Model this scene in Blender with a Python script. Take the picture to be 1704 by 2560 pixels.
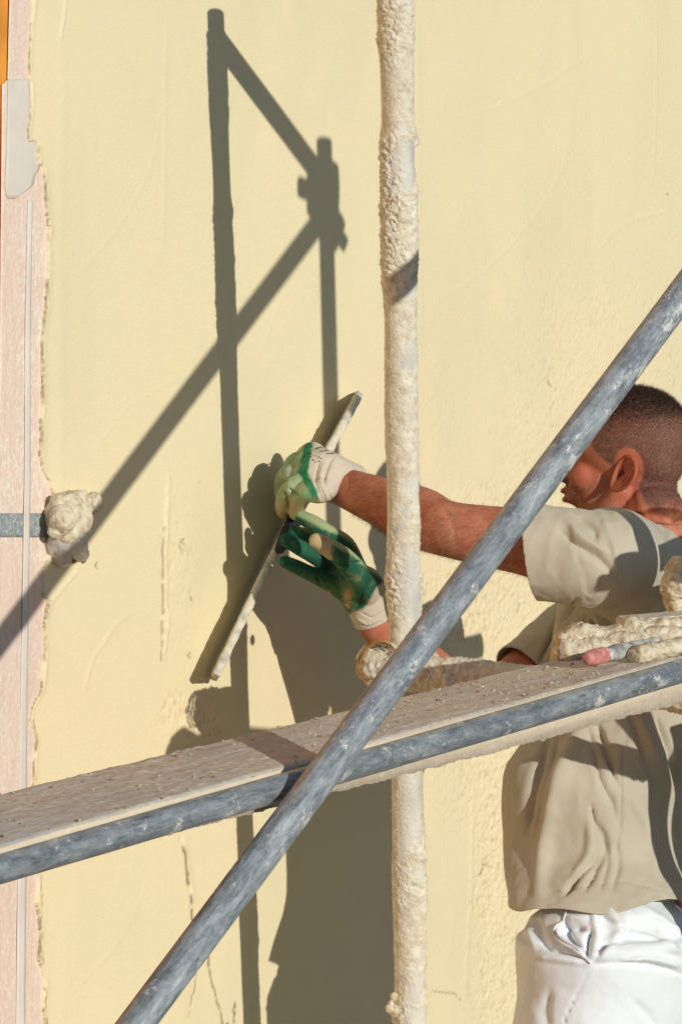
import bpy, bmesh, math, random
import numpy as np
from mathutils import Vector, Matrix, noise as mn
random.seed(7); np.random.seed(7)
for o in list(bpy.data.objects): bpy.data.objects.remove(o, do_unlink=True)
SC = bpy.context.scene; COL = SC.collection
R = math.radians

# ------------------------------------------------------------------ camera
F_PX = 13000.0; AZ = R(61.0); TH = R(7.0); DEPTH = F_PX/1540.0     # surveyed lens and heading: px of the 1704x2560 photo
CF = np.array([math.cos(TH)*math.sin(AZ), math.cos(TH)*math.cos(AZ), -math.sin(TH)])
CR = np.array([math.cos(AZ), -math.sin(AZ), 0.0]); CU = np.cross(CR, CF)
def ray(x, y): return CF + CR*(x-852)/F_PX - CU*(y-1280)/F_PX
CC = np.array([0, -.353, 5.0]) - ray(997, 700)*DEPTH
def at(x, y, d):
    "world point seen at photo pixel x,y that lies d metres in front of the wall plane"
    r = ray(x, y); return Vector(CC + r*((-d-CC[1])/r[1]))
def topx(P):
    P = np.asarray(P, dtype=float).reshape(-1, 3); v = P-CC; z = v@CF
    return np.stack([852+F_PX*(v@CR)/z, 1280-F_PX*(v@CU)/z], 1)
cam = bpy.data.cameras.new('camera'); co = bpy.data.objects.new('camera', cam); COL.objects.link(co)
cam.sensor_fit = 'VERTICAL'; cam.sensor_height = 24; cam.lens = F_PX/2560*24; cam.clip_start = .1; cam.clip_end = 500
m = Matrix((CR, CU, -CF)).transposed().to_4x4(); m.translation = Vector(CC); co.matrix_world = m
SC.camera = co

# ------------------------------------------------------------------ world, sun, exposure
ST, SE = .4457, .3150                       # sunlight travels (ST, 1, -SE)
sdir = Vector((ST, 1, -SE)).normalized()
EL = math.asin(-sdir.z)
W = bpy.data.worlds.new('World'); SC.world = W; W.use_nodes = True
nt = W.node_tree; bgn = nt.nodes['Background']; sky = nt.nodes.new('ShaderNodeTexSky')
sky.sky_type = 'NISHITA'; sky.sun_disc = False; sky.sun_elevation = EL
sky.sun_rotation = math.atan2(-sdir.x, -sdir.y)
sky.air_density = 1.0; sky.dust_density = .25; sky.ozone_density = 3.0
nt.links.new(sky.outputs[0], bgn.inputs[0]); bgn.inputs[1].default_value = .076
sun = bpy.data.lights.new('sun', 'SUN'); so = bpy.data.objects.new('sun', sun); COL.objects.link(so)
sun.energy = 3.25; sun.angle = R(.5); sun.color = (1.0, .965, .90)
so.rotation_euler = sdir.to_track_quat('-Z', 'Y').to_euler(); so.location = (-3, -6, 9)
SC.view_settings.view_transform = 'Standard'; SC.view_settings.look = 'None'
SC.view_settings.exposure = 0.0; SC.view_settings.gamma = 1; SC.view_settings.use_curve_mapping = False
SC.render.engine = 'CYCLES'

# ------------------------------------------------------------------ material helpers
class NM:
    def __init__(s, name, rough=.8, metal=0.0, spec=.3):
        s.m = bpy.data.materials.new(name); s.m.use_nodes = True; s.t = s.m.node_tree
        s.b = s.t.nodes['Principled BSDF']; s.b.inputs['Roughness'].default_value = rough
        s.b.inputs['Metallic'].default_value = metal; s.b.inputs['Specular IOR Level'].default_value = spec
        s.tc = s.t.nodes.new('ShaderNodeTexCoord'); s.nrm = None
    def n(s, typ): return s.t.nodes.new(typ)
    def l(s, a, b): s.t.links.new(a, b)
    def vec(s, scale=(1, 1, 1)):
        mp = s.n('ShaderNodeMapping'); mp.inputs['Scale'].default_value = scale
        s.l(s.tc.outputs['Object'], mp.inputs['Vector']); return mp.outputs[0]
    def noise(s, scale, detail=4, rough=.55, stretch=(1, 1, 1), dist=0):
        n = s.n('ShaderNodeTexNoise'); n.inputs['Scale'].default_value = scale; n.inputs['Detail'].default_value = detail
        n.inputs['Roughness'].default_value = rough; n.inputs['Distortion'].default_value = dist
        s.l(s.vec(stretch), n.inputs['Vector']); return n.outputs['Fac']
    def voro(s, scale, stretch=(1, 1, 1)):
        n = s.n('ShaderNodeTexVoronoi'); n.inputs['Scale'].default_value = scale
        s.l(s.vec(stretch), n.inputs['Vector']); return n.outputs['Distance']
    def attr(s, name):
        n = s.n('ShaderNodeAttribute'); n.attribute_name = name; return n
    def ramp(s, fac, stops):
        n = s.n('ShaderNodeValToRGB'); e = n.color_ramp.elements
        while len(e) < len(stops): e.new(.5)
        for i, (p, c) in enumerate(stops):
            e[i].position = p; e[i].color = (*c, 1) if len(c) == 3 else c
        s.l(fac, n.inputs[0]); return n.outputs[0]
    def bw(s, fac, a, b): return s.ramp(fac, [(a, (0, 0, 0)), (b, (1, 1, 1))])
    def mix(s, fac, a, b, mode='MIX'):
        n = s.n('ShaderNodeMix'); n.data_type = 'RGBA'; n.blend_type = mode
        for k, v in ((0, fac), (6, a), (7, b)):
            if isinstance(v, (int, float)): n.inputs[k].default_value = v
            elif isinstance(v, tuple): n.inputs[k].default_value = (*v, 1)
            else: s.l(v, n.inputs[k])
        return n.outputs[2]
    def math(s, op, a, b=0.0):
        n = s.n('ShaderNodeMath'); n.operation = op
        for k, v in ((0, a), (1, b)):
            if isinstance(v, (int, float)): n.inputs[k].default_value = v
            else: s.l(v, n.inputs[k])
        return n.outputs[0]
    def color(s, c):
        if isinstance(c, tuple): s.b.inputs['Base Color'].default_value = (*c, 1)
        else: s.l(c, s.b.inputs['Base Color'])
        return s
    def bump(s, h, dist, strength=1.0):
        n = s.n('ShaderNodeBump'); n.inputs['Distance'].default_value = dist; n.inputs['Strength'].default_value = strength
        s.l(h, n.inputs['Height'])
        if s.nrm is not None: s.l(s.nrm, n.inputs['Normal'])
        s.nrm = n.outputs[0]; s.l(s.nrm, s.b.inputs['Normal']); return s
    def rough(s, f): s.l(f, s.b.inputs['Roughness']); return s

# plaster on the wall
w = NM('wall_plaster', .92)
c = w.mix(w.bw(w.noise(1.7, 3), .35, .65), (.765, .674, .425), (.805, .704, .44))
c = w.mix(w.bw(w.noise(6, 5, stretch=(1, 1, .25)), .45, .7), c, (.78, .68, .425))
c = w.mix(w.math('MULTIPLY', w.attr('rough').outputs['Fac'], .85), c, (.85, .70, .435))
c = w.mix(w.math('MULTIPLY', w.bw(w.noise(3.1, 5, .6, (1, 1, .6), .8), .47, .60), .35), c, (.735, .64, .405))
c = w.mix(w.math('MULTIPLY', w.bw(w.noise(420, 2), .66, .74), .35), c, (.42, .32, .16))
c = w.mix(w.math('MULTIPLY', w.attr('crack').outputs['Fac'], .9), c, (.20, .115, .045))
w.color(c)
w.bump(w.noise(330, 3, .6), .0012, .6); w.bump(w.noise(120, 4, .6, (.7, 1, 1.6)), .0022, .28); w.bump(w.noise(40, 4), .003, .08); w.bump(w.noise(7, 2, stretch=(1, 1, .35)), .012, .08)
M_WALL = w.m
# plaster crust on steel
w = NM('crusted_steel', .8)
ca = w.attr('crust').outputs['Fac']
steel = w.ramp(w.noise(28, 5, stretch=(1, 1, .35)), [(.3, (.50, .485, .43)), (.5, (.67, .64, .55)), (.7, (.78, .74, .64))])
pl = w.ramp(w.noise(70, 5), [(.3, (.56, .49, .35)), (.5, (.70, .64, .49)), (.7, (.80, .76, .62))])
c = w.mix(w.bw(w.math('ADD', ca, w.math('MULTIPLY', w.noise(160, 3), .25)), .30, .46), steel, pl)
c = w.mix(w.math('MULTIPLY', w.bw(w.noise(22, 6, .7), .66, .72), .8), c, (.22, .11, .045))
w.color(c); w.bump(w.noise(260, 4), .0025, .8)
M_CRUST = w.m
# loose plaster
w = NM('plaster_clump', .95)
w.color(w.ramp(w.noise(80, 4), [(.3, (.44, .36, .23)), (.5, (.66, .57, .40)), (.75, (.80, .74, .56))])); w.bump(w.noise(180, 4), .003, .9)
M_LUMP = w.m
# galvanised pipe
def galv(name, k=1.0):
    w = NM(name, .5, .2, .5)
    c = w.ramp(w.noise(50, 9, .80, (1, 1, .30), .2), [(.36, (.13*k, .15*k, .165*k)), (.47, (.26*k, .29*k, .305*k)), (.58, (.44*k, .47*k, .475*k)), (.70, (.62*k, .64*k, .62*k))])
    c = w.mix(w.math('MULTIPLY', w.bw(w.noise(6, 4, .6, (1, 1, .8)), .44, .64), .35), c, (.20*k, .23*k, .26*k))
    c = w.mix(w.math('MULTIPLY', w.bw(w.noise(240, 5, .7, (1, 1, .05)), .56, .66), .45), c, (.58*k, .60*k, .59*k))
    c = w.mix(w.math('MULTIPLY', w.bw(w.noise(260, 4, .7, (1, .6, .09)), .60, .66), .6), c, (.07, .08, .09))
    c = w.mix(w.math('MULTIPLY', w.bw(w.noise(30, 10, .84, (1, .8, .6), .1), .565, .60), .9), c, (.74, .73, .66))
    c = w.mix(w.math('MULTIPLY', w.bw(w.noise(13, 8, .8, (1, 1, .5)), .58, .66), .55), c, (.38, .36, .25))
    c = w.mix(w.math('MULTIPLY', w.bw(w.noise(11, 8, .8, (1, 1, .4)), .645, .67), .85), c, (.24, .13, .05))
    w.color(c); w.rough(w.ramp(w.noise(40, 3), [(.3, (.38,)*3), (.7, (.62,)*3)])); w.bump(w.noise(140, 5, .6, (1, 1, .4)), .0012, .6)
    return w.m
M_GALV = galv('galvanised_steel'); M_GALV2 = galv('galvanised_rail', .85)
# plank
w = NM('plank_wood', .9)
g = w.noise(38, 6, .62, (.09, 1, 1), .3)
c = w.ramp(g, [(.3, (.42, .385, .325)), (.5, (.58, .545, .47)), (.7, (.72, .69, .61))])
c = w.mix(w.bw(w.noise(5, 3), .4, .65), c, w.ramp(w.noise(90, 5), [(.35, (.50, .43, .32)), (.65, (.74, .68, .54))]))
c = w.mix(w.math('MULTIPLY', w.bw(w.noise(130, 3, .5, (.35, 1, 1)), .62, .67), .8), c, (.74, .64, .42))
c = w.mix(w.math('MULTIPLY', w.bw(w.noise(95, 4, .6, (.3, 1, 1)), .66, .70), .8), c, (.15, .10, .06))
c = w.mix(w.math('MULTIPLY', w.bw(w.noise(11, 7, .7, (.5, 1, 1), .5), .50, .60), .75), c, w.ramp(w.noise(120, 5, .7), [(.35, (.48, .40, .27)), (.6, (.78, .71, .55))]))
c = w.mix(w.math('MULTIPLY', w.bw(w.noise(17, 8, .8, (.5, 1, 1)), .625, .66), .75), c, (.26, .18, .10))
w.color(c); w.bump(w.noise(120, 5, .6, (.3, 1, 1)), .002, .6); w.bump(w.noise(13, 7, .7, (.5, 1, 1), .5), .006, .4)
M_PLANK = w.m
w = NM('plank_edge_wood', .85)
c = w.ramp(w.noise(26, 5, .6, (.05, 1, 1)), [(.3, (.62, .50, .36)), (.7, (.78, .67, .50))])
w.color(w.mix(w.math('MULTIPLY', w.bw(w.noise(60, 4), .55, .7), .6), c, (.84, .76, .58))); w.bump(w.noise(90, 5, .6, (.2, 1, 1)), .002, .6)
M_PEDGE = w.m
# skin, painted by vertex colour attribute for stubble, scalp, redness
w = NM('skin', .66, 0, .22)
w.b.inputs['Subsurface Weight'].default_value = .12; w.b.inputs['Subsurface Radius'].default_value = (.01, .004, .002); w.b.inputs['Subsurface Scale'].default_value = .4
base = w.mix(w.bw(w.noise(22, 4), .35, .7), (.44, .140, .072), (.57, .245, .15))
base = w.mix(w.math('MULTIPLY', w.attr('red').outputs['Fac'], .8), base, (.40, .07, .04))
st = w.math('MULTIPLY', w.attr('stubble').outputs['Fac'], w.bw(w.math('ADD', w.noise(520, 3, .6), w.math('MULTIPLY', w.attr('stubble').outputs['Fac'], .22)), .42, .70))
base = w.mix(st, base, (.085, .052, .040))
base = w.mix(w.math('MULTIPLY', w.bw(w.noise(8, 6, .7), .5, .68), .45), base, (.33, .085, .045)); base = w.mix(w.bw(w.noise(70, 3), .735, .76), base, (.70, .62, .48))
w.color(base); w.bump(w.noise(300, 4), .0012, .5); w.bump(w.noise(45, 3), .003, .3)
M_SKIN = w.m
w = NM('hair_bristle', .6); w.color(w.mix(w.noise(50, 2), (.028, .016, .010), (.075, .045, .030))); M_HAIR = w.m
w = NM('lip', .5); w.color((.36, .09, .06)); M_LIP = w.m
# cloth
def cloth(name, a, b, stain, sc=1400, amt=.35):
    w = NM(name, .9, 0, .15)
    w.b.inputs['Sheen Weight'].default_value = .12
    c = w.mix(w.bw(w.noise(5, 4), .35, .7), a, b)
    c = w.mix(w.math('MULTIPLY', w.bw(w.noise(9, 5, .6), .55, .72), amt), c, stain)
    w.color(c); w.bump(w.noise(sc, 2), .0006, .5); w.bump(w.noise(28, 4, .5), .004, .35)
    return w
w = cloth('shirt_cotton', (.51, .46, .35), (.57, .52, .40), (.43, .36, .24)); 
M_SHIRT = w.m
w = cloth('trouser_cotton', (.76, .80, .82), (.82, .86, .88), (.62, .53, .32), amt=.95)
M_TROU = w.m
w = NM('glove_knit', .85, 0, .2)
col = w.attr('gcol').outputs['Color']
c = w.mix(w.math('MULTIPLY', w.bw(w.noise(60, 5, .7), .5, .75), .30), col, (.45, .38, .22))
wv = w.n('ShaderNodeTexWave'); wv.inputs['Scale'].default_value = 210; wv.inputs['Distortion'].default_value = 1.5; w.l(w.vec((.5, .6, 1)), wv.inputs['Vector'])
w.color(c); w.bump(wv.outputs['Fac'], .0012, .28); w.bump(w.noise(160, 3), .002, .6)
M_GLOVE = w.m
def simple(name, col, rough=.6, metal=0, nscale=40, var=.25, bump=.001):
    w = NM(name, rough, metal)
    w.color(w.mix(w.bw(w.noise(nscale, 5), .35, .7), tuple(x*(1-var) for x in col), tuple(min(1, x*(1+var)) for x in col)))
    w.bump(w.noise(nscale*4, 4), bump, .6); return w.m
M_CRUMB = simple('pale_crumb', (.52, .46, .34), .95, 0, 60, .3)
M_INK = simple('ink', (.05, .045, .05), .8)
M_DARK = simple('black_rubber', (.02, .022, .035), .5)
M_IRON = simple('coupler_steel', (.34, .32, .28), .6, .2, 60, .4, .003)
M_WIRE = simple('rusty_wire', (.34, .19, .07), .8, 0, 120)
M_PINK = simple('pink_plastic', (.60, .24, .21), .5, 0, 90, .35)
M_BLUE = simple('grey_blue_plastic', (.42, .44, .40), .8, 0, 60, .5, .003)
M_ORANGE = simple('orange_timber', (.78, .32, .05), .5, 0, 8, .22)
M_WTAPE = simple('white_masking_tape', (.84, .78, .68), .6, 0, 14, .06)
M_WTAPE.node_tree.nodes['Principled BSDF'].inputs['Alpha'].default_value = .72
M_SEAM = simple('clear_tape_seam', (.74, .67, .58), .45, 0, 8, .08)
M_DECK = simple('deck_wood', (.34, .28, .2), .85, 0, 12, .3, .003)
M_GROUND = simple('ground_gravel', (.07, .07, .065), .95, 0, 3, .25, .02)
M_BAG = NM('clear_plastic_bag', .22, 0, .6); M_BAG.color((.74, .69, .62)); M_BAG.b.inputs['Alpha'].default_value = .58; M_BAG = M_BAG.m
# pink protective film
w = NM('pink_protective_film', .42, 0, .5)
c = w.mix(w.bw(w.noise(4, 3), .3, .7), (.76, .56, .44), (.80, .62, .50))
ms = w.attr('dirt').outputs['Fac']
sp = w.bw(w.noise(130, 6, .7, (1, 1, .55), 1.5), .50, .58)
c = w.mix(w.math('MULTIPLY', w.bw(w.noise(22, 6, .7, (1, 1, .3), 1.0), .48, .62), .45), c, (.78, .68, .60)); c = w.mix(w.math('MULTIPLY', sp, ms), c, (.88, .80, .66)); w.bump(w.noise(16, 4, .6, (1, 1, .25), 1.2), .012, .35); w.color(c); w.bump(w.noise(110, 4, dist=1.), .0018, .6); M_FILM = w.m
w = NM('grey_tape', .5, 0, .4)
c = w.ramp(w.noise(90, 5, .6), [(.3, (.20, .235, .235)), (.6, (.33, .37, .37))])
c = w.mix(w.bw(w.noise(190, 4, .6, dist=1.), .57, .64), c, (.70, .66, .55)); w.color(c); w.bump(w.noise(190, 4), .002, .6); M_GTAPE = w.m

# ------------------------------------------------------------------ object helpers
def link(name, me, mat=None, parent=None, smooth=True):
    o = bpy.data.objects.new(name, me); COL.objects.link(o)
    if mat:
        me.materials.clear()
        for mm in (mat if isinstance(mat, (list, tuple)) else [mat]): me.materials.append(mm)
    if smooth: me.polygons.foreach_set('use_smooth', [True]*len(me.polygons))
    if parent: o.parent = parent; o.matrix_parent_inverse = parent.matrix_world.inverted() if parent.matrix_world != Matrix() else Matrix()
    return o
def from_bm(name, bm, mat=None, parent=None, smooth=True):
    me = bpy.data.meshes.new(name); bm.normal_update(); bm.to_mesh(me); bm.free(); return link(name, me, mat, parent, smooth)
def from_np(name, V, Fc, mat=None, parent=None, smooth=True):
    me = bpy.data.meshes.new(name); V = np.asarray(V, dtype=np.float32); Fc = np.asarray(Fc, dtype=np.int32)
    me.vertices.add(len(V)); me.vertices.foreach_set('co', V.ravel())
    k = Fc.shape[1]; me.loops.add(Fc.size); me.loops.foreach_set('vertex_index', Fc.ravel())
    me.polygons.add(len(Fc)); me.polygons.foreach_set('loop_start', np.arange(0, Fc.size, k)); me.polygons.foreach_set('loop_total', np.full(len(Fc), k))
    me.update(calc_edges=True); me.validate(); return link(name, me, mat, parent, smooth)
def tag(o, label=None, cat=None, group=None, kind=None):
    if label: o['label'] = label
    if cat: o['category'] = cat
    if group: o['group'] = group
    if kind: o['kind'] = kind
    return o
def empty(name, label, cat, group=None):
    o = bpy.data.objects.new(name, None); COL.objects.link(o); o.empty_display_size = .1; return tag(o, label, cat, group)
def attr(o, name, vals):
    a = o.data.attributes.new(name, 'FLOAT', 'POINT'); a.data.foreach_set('value', np.asarray(vals, dtype=np.float32))
def grid_faces(nu, nv, wrap=False):
    a = np.arange(nu*nv).reshape(nu, nv)
    if wrap: b = np.roll(a, -1, 1); A, B, C_, D = a[:-1], b[:-1], b[1:], a[1:]
    else: A, B, C_, D = a[:-1, :-1], a[:-1, 1:], a[1:, 1:], a[1:, :-1]
    return np.stack([A, B, C_, D], -1).reshape(-1, 4)
# vectorised value noise
_P = np.random.RandomState(3).rand(64, 64, 64).astype(np.float32)
def vn(P, s):
    q = np.asarray(P)*s; i = np.floor(q).astype(int); f = q-i; f = f*f*(3-2*f); r = 0
    for dx in (0, 1):
        for dy in (0, 1):
            for dz in (0, 1):
                wgt = (f[..., 0] if dx else 1-f[..., 0])*(f[..., 1] if dy else 1-f[..., 1])*(f[..., 2] if dz else 1-f[..., 2])
                r = r+wgt*_P[(i[..., 0]+dx) % 64, (i[..., 1]+dy) % 64, (i[..., 2]+dz) % 64]
    return r
def fbm(P, s, o=4, g=.5):
    r = 0; a = 1; t = 0
    for k in range(o): r = r+a*vn(np.asarray(P)+k*7.3, s*2**k); t += a; a *= g
    return r/t
def sstep(x, a, b):
    t = np.clip((x-a)/(b-a), 0, 1); return t*t*(3-2*t)
def poly_dist(Q, pts):
    "distance in px from points Q to polyline and the fraction along it"
    best = np.full(len(Q), 1e9); par = np.zeros(len(Q)); pts = np.array(pts, float); n = len(pts)-1
    for i in range(n):
        a, b = pts[i], pts[i+1]; ab = b-a; t = np.clip(((Q-a)@ab)/(ab@ab), 0, 1)
        d = np.linalg.norm(Q-(a+t[:, None]*ab), axis=1); m_ = d < best; best[m_] = d[m_]; par[m_] = (i+t[m_])/n
    return best, par
def rod(name, A, B, r, mat, parent=None, seg=40, rows=None, crust=0.0, cs=1.0, seed=0, cap=True, tube=0):
    "straight pipe A->B modelled along its own z axis; crust = thickness of dried plaster on it"
    A = Vector(A); B = Vector(B); L = (B-A).length
    rows = rows or max(2, int(L/.06)); z = np.linspace(0, L, rows); th = np.linspace(0, 2*math.pi, seg, endpoint=False)
    Z, TT = np.meshgrid(z, th, indexing='ij'); P = np.stack([np.cos(TT)*r, np.sin(TT)*r, Z], -1); cr = np.zeros_like(Z)
    if crust:
        S = P+seed*3.1
        big = fbm(S, 9*cs, 2); mid = fbm(S+5, 45, 3); fine = fbm(S+9, 230, 4, .68)
        ang = .10*np.cos(TT-2.4)
        cr = sstep(big*.40+mid*.35+fine*.25+ang, .33, .50); lump = sstep(mid+.6*ang, .55, .78)
        rid = 1-np.abs(2*fbm(S+2, 120, 3, .6)-1); h = crust*(.25+1.15*sstep(fbm(S*[1, 1, .7]+20, 11, 2), .3, .75))*(cr*(.10+.80*fine*(.4+mid)+.35*(rid-.75))+.35*lump*cr*fine+.12*fine)
        P[..., 0] = np.cos(TT)*(r+h); P[..., 1] = np.sin(TT)*(r+h)
    else:
        h = .0006*fbm(P+seed, 12, 3); P[..., 0] *= 1+(h/r); P[..., 1] *= 1+(h/r)
    V = P.reshape(-1, 3); Fc = grid_faces(rows, seg, True)[:, ::-1]
    o = from_np(name, V, Fc, mat, None)
    if cap:
        bm = bmesh.new(); bm.from_mesh(o.data); bm.verts.ensure_lookup_table()
        rings_ = [(k0, [bm.verts[k0+i] for i in range(seg)]) for k0 in (0, (rows-1)*seg)]
        for k0, ring in rings_:
            if k0 == 0: ring = ring
            else: ring = ring[::-1]
            # recessed mouth of the pipe
            cc = sum((v.co for v in ring), Vector())/seg; inn = [bm.verts.new(cc+(v.co-cc).normalized()*(r*.86)) for v in ring]
            dz = .03 if k0 == 0 else -.03; bot = [bm.verts.new(v.co+Vector((0, 0, dz))) for v in inn]
            for i in range(seg):
                j = (i+1) % seg; bm.faces.new((ring[j], ring[i], inn[i], inn[j])); bm.faces.new((inn[j], inn[i], bot[i], bot[j]))
            bm.faces.new(bot)
        bmesh.ops.recalc_face_normals(bm, faces=bm.faces); bm.to_mesh(o.data); bm.free()
        for p in o.data.polygons: p.use_smooth = True
        n = len(o.data.vertices); crf = np.zeros(n); crf[:cr.size] = cr.ravel()
    else: crf = cr.ravel()
    attr(o, 'crust', crf)
    q = (B-A).to_track_quat('Z', 'Y'); o.rotation_mode = 'QUATERNION'; o.rotation_quaternion = q; o.location = A
    if parent: o.parent = parent
    return o
def lump(name, centre, size, mat, parent=None, seed=0, sub=4, amp=.35, fs=1.0, flat=None):
    bm = bmesh.new(); bmesh.ops.create_icosphere(bm, subdivisions=sub, radius=1)
    V = np.array([v.co for v in bm.verts]); n = fbm(V+seed*5.7, 1.6*fs, 4, .6)
    V = V*(1+amp*2*(n[:, None]-.5))*np.array(size)
    for v, c_ in zip(bm.verts, V): v.co = Vector(c_)+Vector(centre)
    return from_bm(name, bm, mat, parent)
def catmull(pts, n):
    pts = [np.array(p, float) for p in pts]; P = [2*pts[0]-pts[1]]+pts+[2*pts[-1]-pts[-2]]; out = []
    for i in range(1, len(P)-2):
        for k in range(n):
            t = k/n; a, b, c_, d = P[i-1:i+3]
            out.append(.5*((2*b)+(-a+c_)*t+(2*a-5*b+4*c_-d)*t*t+(-a+3*b-3*c_+d)*t**3))
    out.append(pts[-1]); return np.array(out)
def sweep(bm, pts, radii, seg=20, n=6, caps=True, flat=(1, 1), up=None):
    "closed tapering limb through pts (smooth); flat scales the section along frame axes"
    X = catmull([list(p)+[r] for p, r in zip(pts, radii)], n); C_ = X[:, :3]; rr = np.abs(X[:, 3])
    T_ = np.gradient(C_, axis=0); T_ /= np.linalg.norm(T_, axis=1)[:, None]+1e-12
    u = np.array(up if up is not None else (0.13, .21, .97), float); rings = []
    m_ = len(C_)
    ext = []
    if caps:
        for a in (75, 50, 25): ext.append((0, -math.sin(R(a)), math.cos(R(a))))
    seq = [(0, s_, c_) for _, s_, c_ in ext]+[(i, 0, 1) for i in range(m_)]+[(m_-1, -s_, c_) for _, s_, c_ in reversed(ext)]
    for i, s_, c_ in seq:
        a = np.cross(T_[i], u); a /= np.linalg.norm(a)+1e-12; b = np.cross(a, T_[i])
        ring = []
        for k in range(seg):
            t = 2*math.pi*k/seg
            ring.append(bm.verts.new(Vector(C_[i]+T_[i]*s_*rr[i]+(a*math.cos(t)*flat[0]+b*math.sin(t)*flat[1])*rr[i]*c_)))
        rings.append(ring)
    for A, B in zip(rings[:-1], rings[1:]):
        for k in range(seg): j = (k+1) % seg; bm.faces.new((A[k], A[j], B[j], B[k]))
    if caps: bm.faces.new(rings[0][::-1]); bm.faces.new(rings[-1])
    return rings
def ball(bm, c_, size, rot=None, sub=3):
    M_ = Matrix.Translation(Vector(c_)) @ (rot.to_4x4() if rot is not None else Matrix()) @ Matrix.Diagonal((*size, 1))
    bmesh.ops.create_icosphere(bm, subdivisions=sub, radius=1, matrix=M_)
def fuse(bm, voxel, smooth=4, fac=.5):
    "merge overlapping closed shapes into one continuous surface"
    bmesh.ops.recalc_face_normals(bm, faces=bm.faces)
    me = bpy.data.meshes.new('tmp'); bm.to_mesh(me); bm.free(); o = bpy.data.objects.new('tmp', me); COL.objects.link(o)
    md = o.modifiers.new('r', 'REMESH'); md.mode = 'VOXEL'; md.voxel_size = voxel; md.use_smooth_shade = True
    if smooth: sm = o.modifiers.new('s', 'SMOOTH'); sm.iterations = smooth; sm.factor = fac
    bpy.context.view_layer.update(); dg = bpy.context.evaluated_depsgraph_get()
    out = bpy.data.meshes.new_from_object(o.evaluated_get(dg)); bpy.data.objects.remove(o); bpy.data.meshes.remove(me)
    return out
def vco(me): a = np.empty(len(me.vertices)*3, np.float32); me.vertices.foreach_get('co', a); return a.reshape(-1, 3).astype(float)
def vno(me): a = np.empty(len(me.vertices)*3, np.float32); me.vertices.foreach_get('normal', a); return a.reshape(-1, 3).astype(float)
def setco(me, V): me.vertices.foreach_set('co', np.asarray(V, np.float32).ravel()); me.update()
def folds(me, lst, limit=None, ytop=None):
    "press creases (amp<0) and raise ridges (amp>0) along curves drawn on the camera-side cloth; width px, amp mm"
    V = vco(me); N = vno(me); Q = topx(V); face = sstep(-(N@CF), -.05, .35); D = np.zeros(len(V))
    for pts, wd, amp in lst:
        d_, t = poly_dist(Q, catmull([list(p) for p in pts], 4)); wv_ = wd*(1-.35*np.abs(2*t-1))
        D += amp*.00125*np.exp(-(d_/wv_)**2)*np.minimum(1, 4*np.minimum(t+.08, 1.08-t))
    if ytop is not None: D *= sstep(Q[:, 1], ytop, ytop+38)
    V = V+N*(D*face)[:, None]; setco(me, V)
def box(bm, cx, cy, cz, sx, sy, sz, rot=None, bev=0.0):
    r = bmesh.ops.create_cube(bm, size=1, matrix=Matrix.Translation((cx, cy, cz)) @ (rot.to_4x4() if rot is not None else Matrix()) @ Matrix.Diagonal((sx, sy, sz, 1)))
    if bev:
        es = list({e for v in r['verts'] for e in v.link_edges}); bmesh.ops.bevel(bm, geom=es, offset=bev, segments=2, affect='EDGES')

# ================================================================== SETTING
bm = bmesh.new(); bmesh.ops.create_grid(bm, x_segments=8, y_segments=8, size=150)
tag(from_bm('ground', bm, M_GROUND), kind='structure')

# wall: one dense plaster sheet in view, box behind
EDGE = [(60,-900),(88,-60),(84,0),(75,90),(73,170),(78,235),(73,290),(68,330),(72,372),(92,358),(95,420),(108,416),(113,460),(117,540),(122,570),(117,610),(120,650),(116,740),(112,800),(106,850),(104,900),(107,960),(102,1050),(104,1090),(99,1140),(108,1180),(124,1205),(132,1240),(128,1290),(130,1340),(122,1390),(112,1420),(107,1490),(120,1502),(109,1560),(112,1600),(107,1690),(100,1730),(80,1765),(74,1800),(90,1850),(84,1920),(80,1980),(88,2100),(86,2150),(95,2200),(92,2260),(101,2330),(98,2400),(112,2450),(108,2520),(115,2580),(112,3300)]
xl = at(0, 1280, 0).x; xr = at(1704, 1280, 0).x
zt = at(1704, -40, 0).z; zb = at(0, 2600, 0).z
zt = max(zt, at(0, -40, 0).z); zb = min(zb, at(1704, 2600, 0).z)
xs = np.concatenate([np.linspace(xl-.02, xr+.05, 820), np.linspace(xr+.06, 9, 30)])
zs = np.concatenate([np.linspace(0, zb-.03, 30), np.linspace(zb, zt, 640), np.linspace(zt+.03, 7.6, 20)])
Xg, Zg = np.meshgrid(xs, zs); P = np.stack([Xg.ravel(), np.zeros(Xg.size), Zg.ravel()], 1); Q = topx(P)
ex = np.interp(Q[:, 1], [e[1] for e in EDGE], [e[0] for e in EDGE]); ex += 5*(fbm(P, 45, 3)-.5)+3*(fbm(P, 160, 2)-.5)
side = Q[:, 0]-ex
def blob(cx, cy, rx, ry, pw=2): return np.exp(-(np.abs((Q[:, 0]-cx)/rx)**pw+np.abs((Q[:, 1]-cy)/ry)**pw))
fresh = np.clip(sstep(Q[:, 1]+.35*Q[:, 0], 900, 1900)*.8*sstep(fbm(P, 1.6, 2), .2, .55)+.35*sstep(fbm(P+8, 3, 2), .5, .7), 0, 1)
rough = np.clip(blob(1240, 1440, 180, 195, 4)+blob(1255, 2250, 75, 420, 4)+blob(480, 1800, 75, 60, 4)*1.0+blob(1100, 1000, 50, 120)*.2+blob(1150, 1980, 60, 90)*.6+blob(450, 1420, 50, 210)*.35+blob(1500, 1700, 240, 900, 4)*.6, 0, 1)
h = .0022*(fbm(P, 2.2, 2)-.5)+.0005*(fbm(P*[1, 1, .3], 14, 3)-.5)
PS = P*[.55, 1, 1.15]
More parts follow.
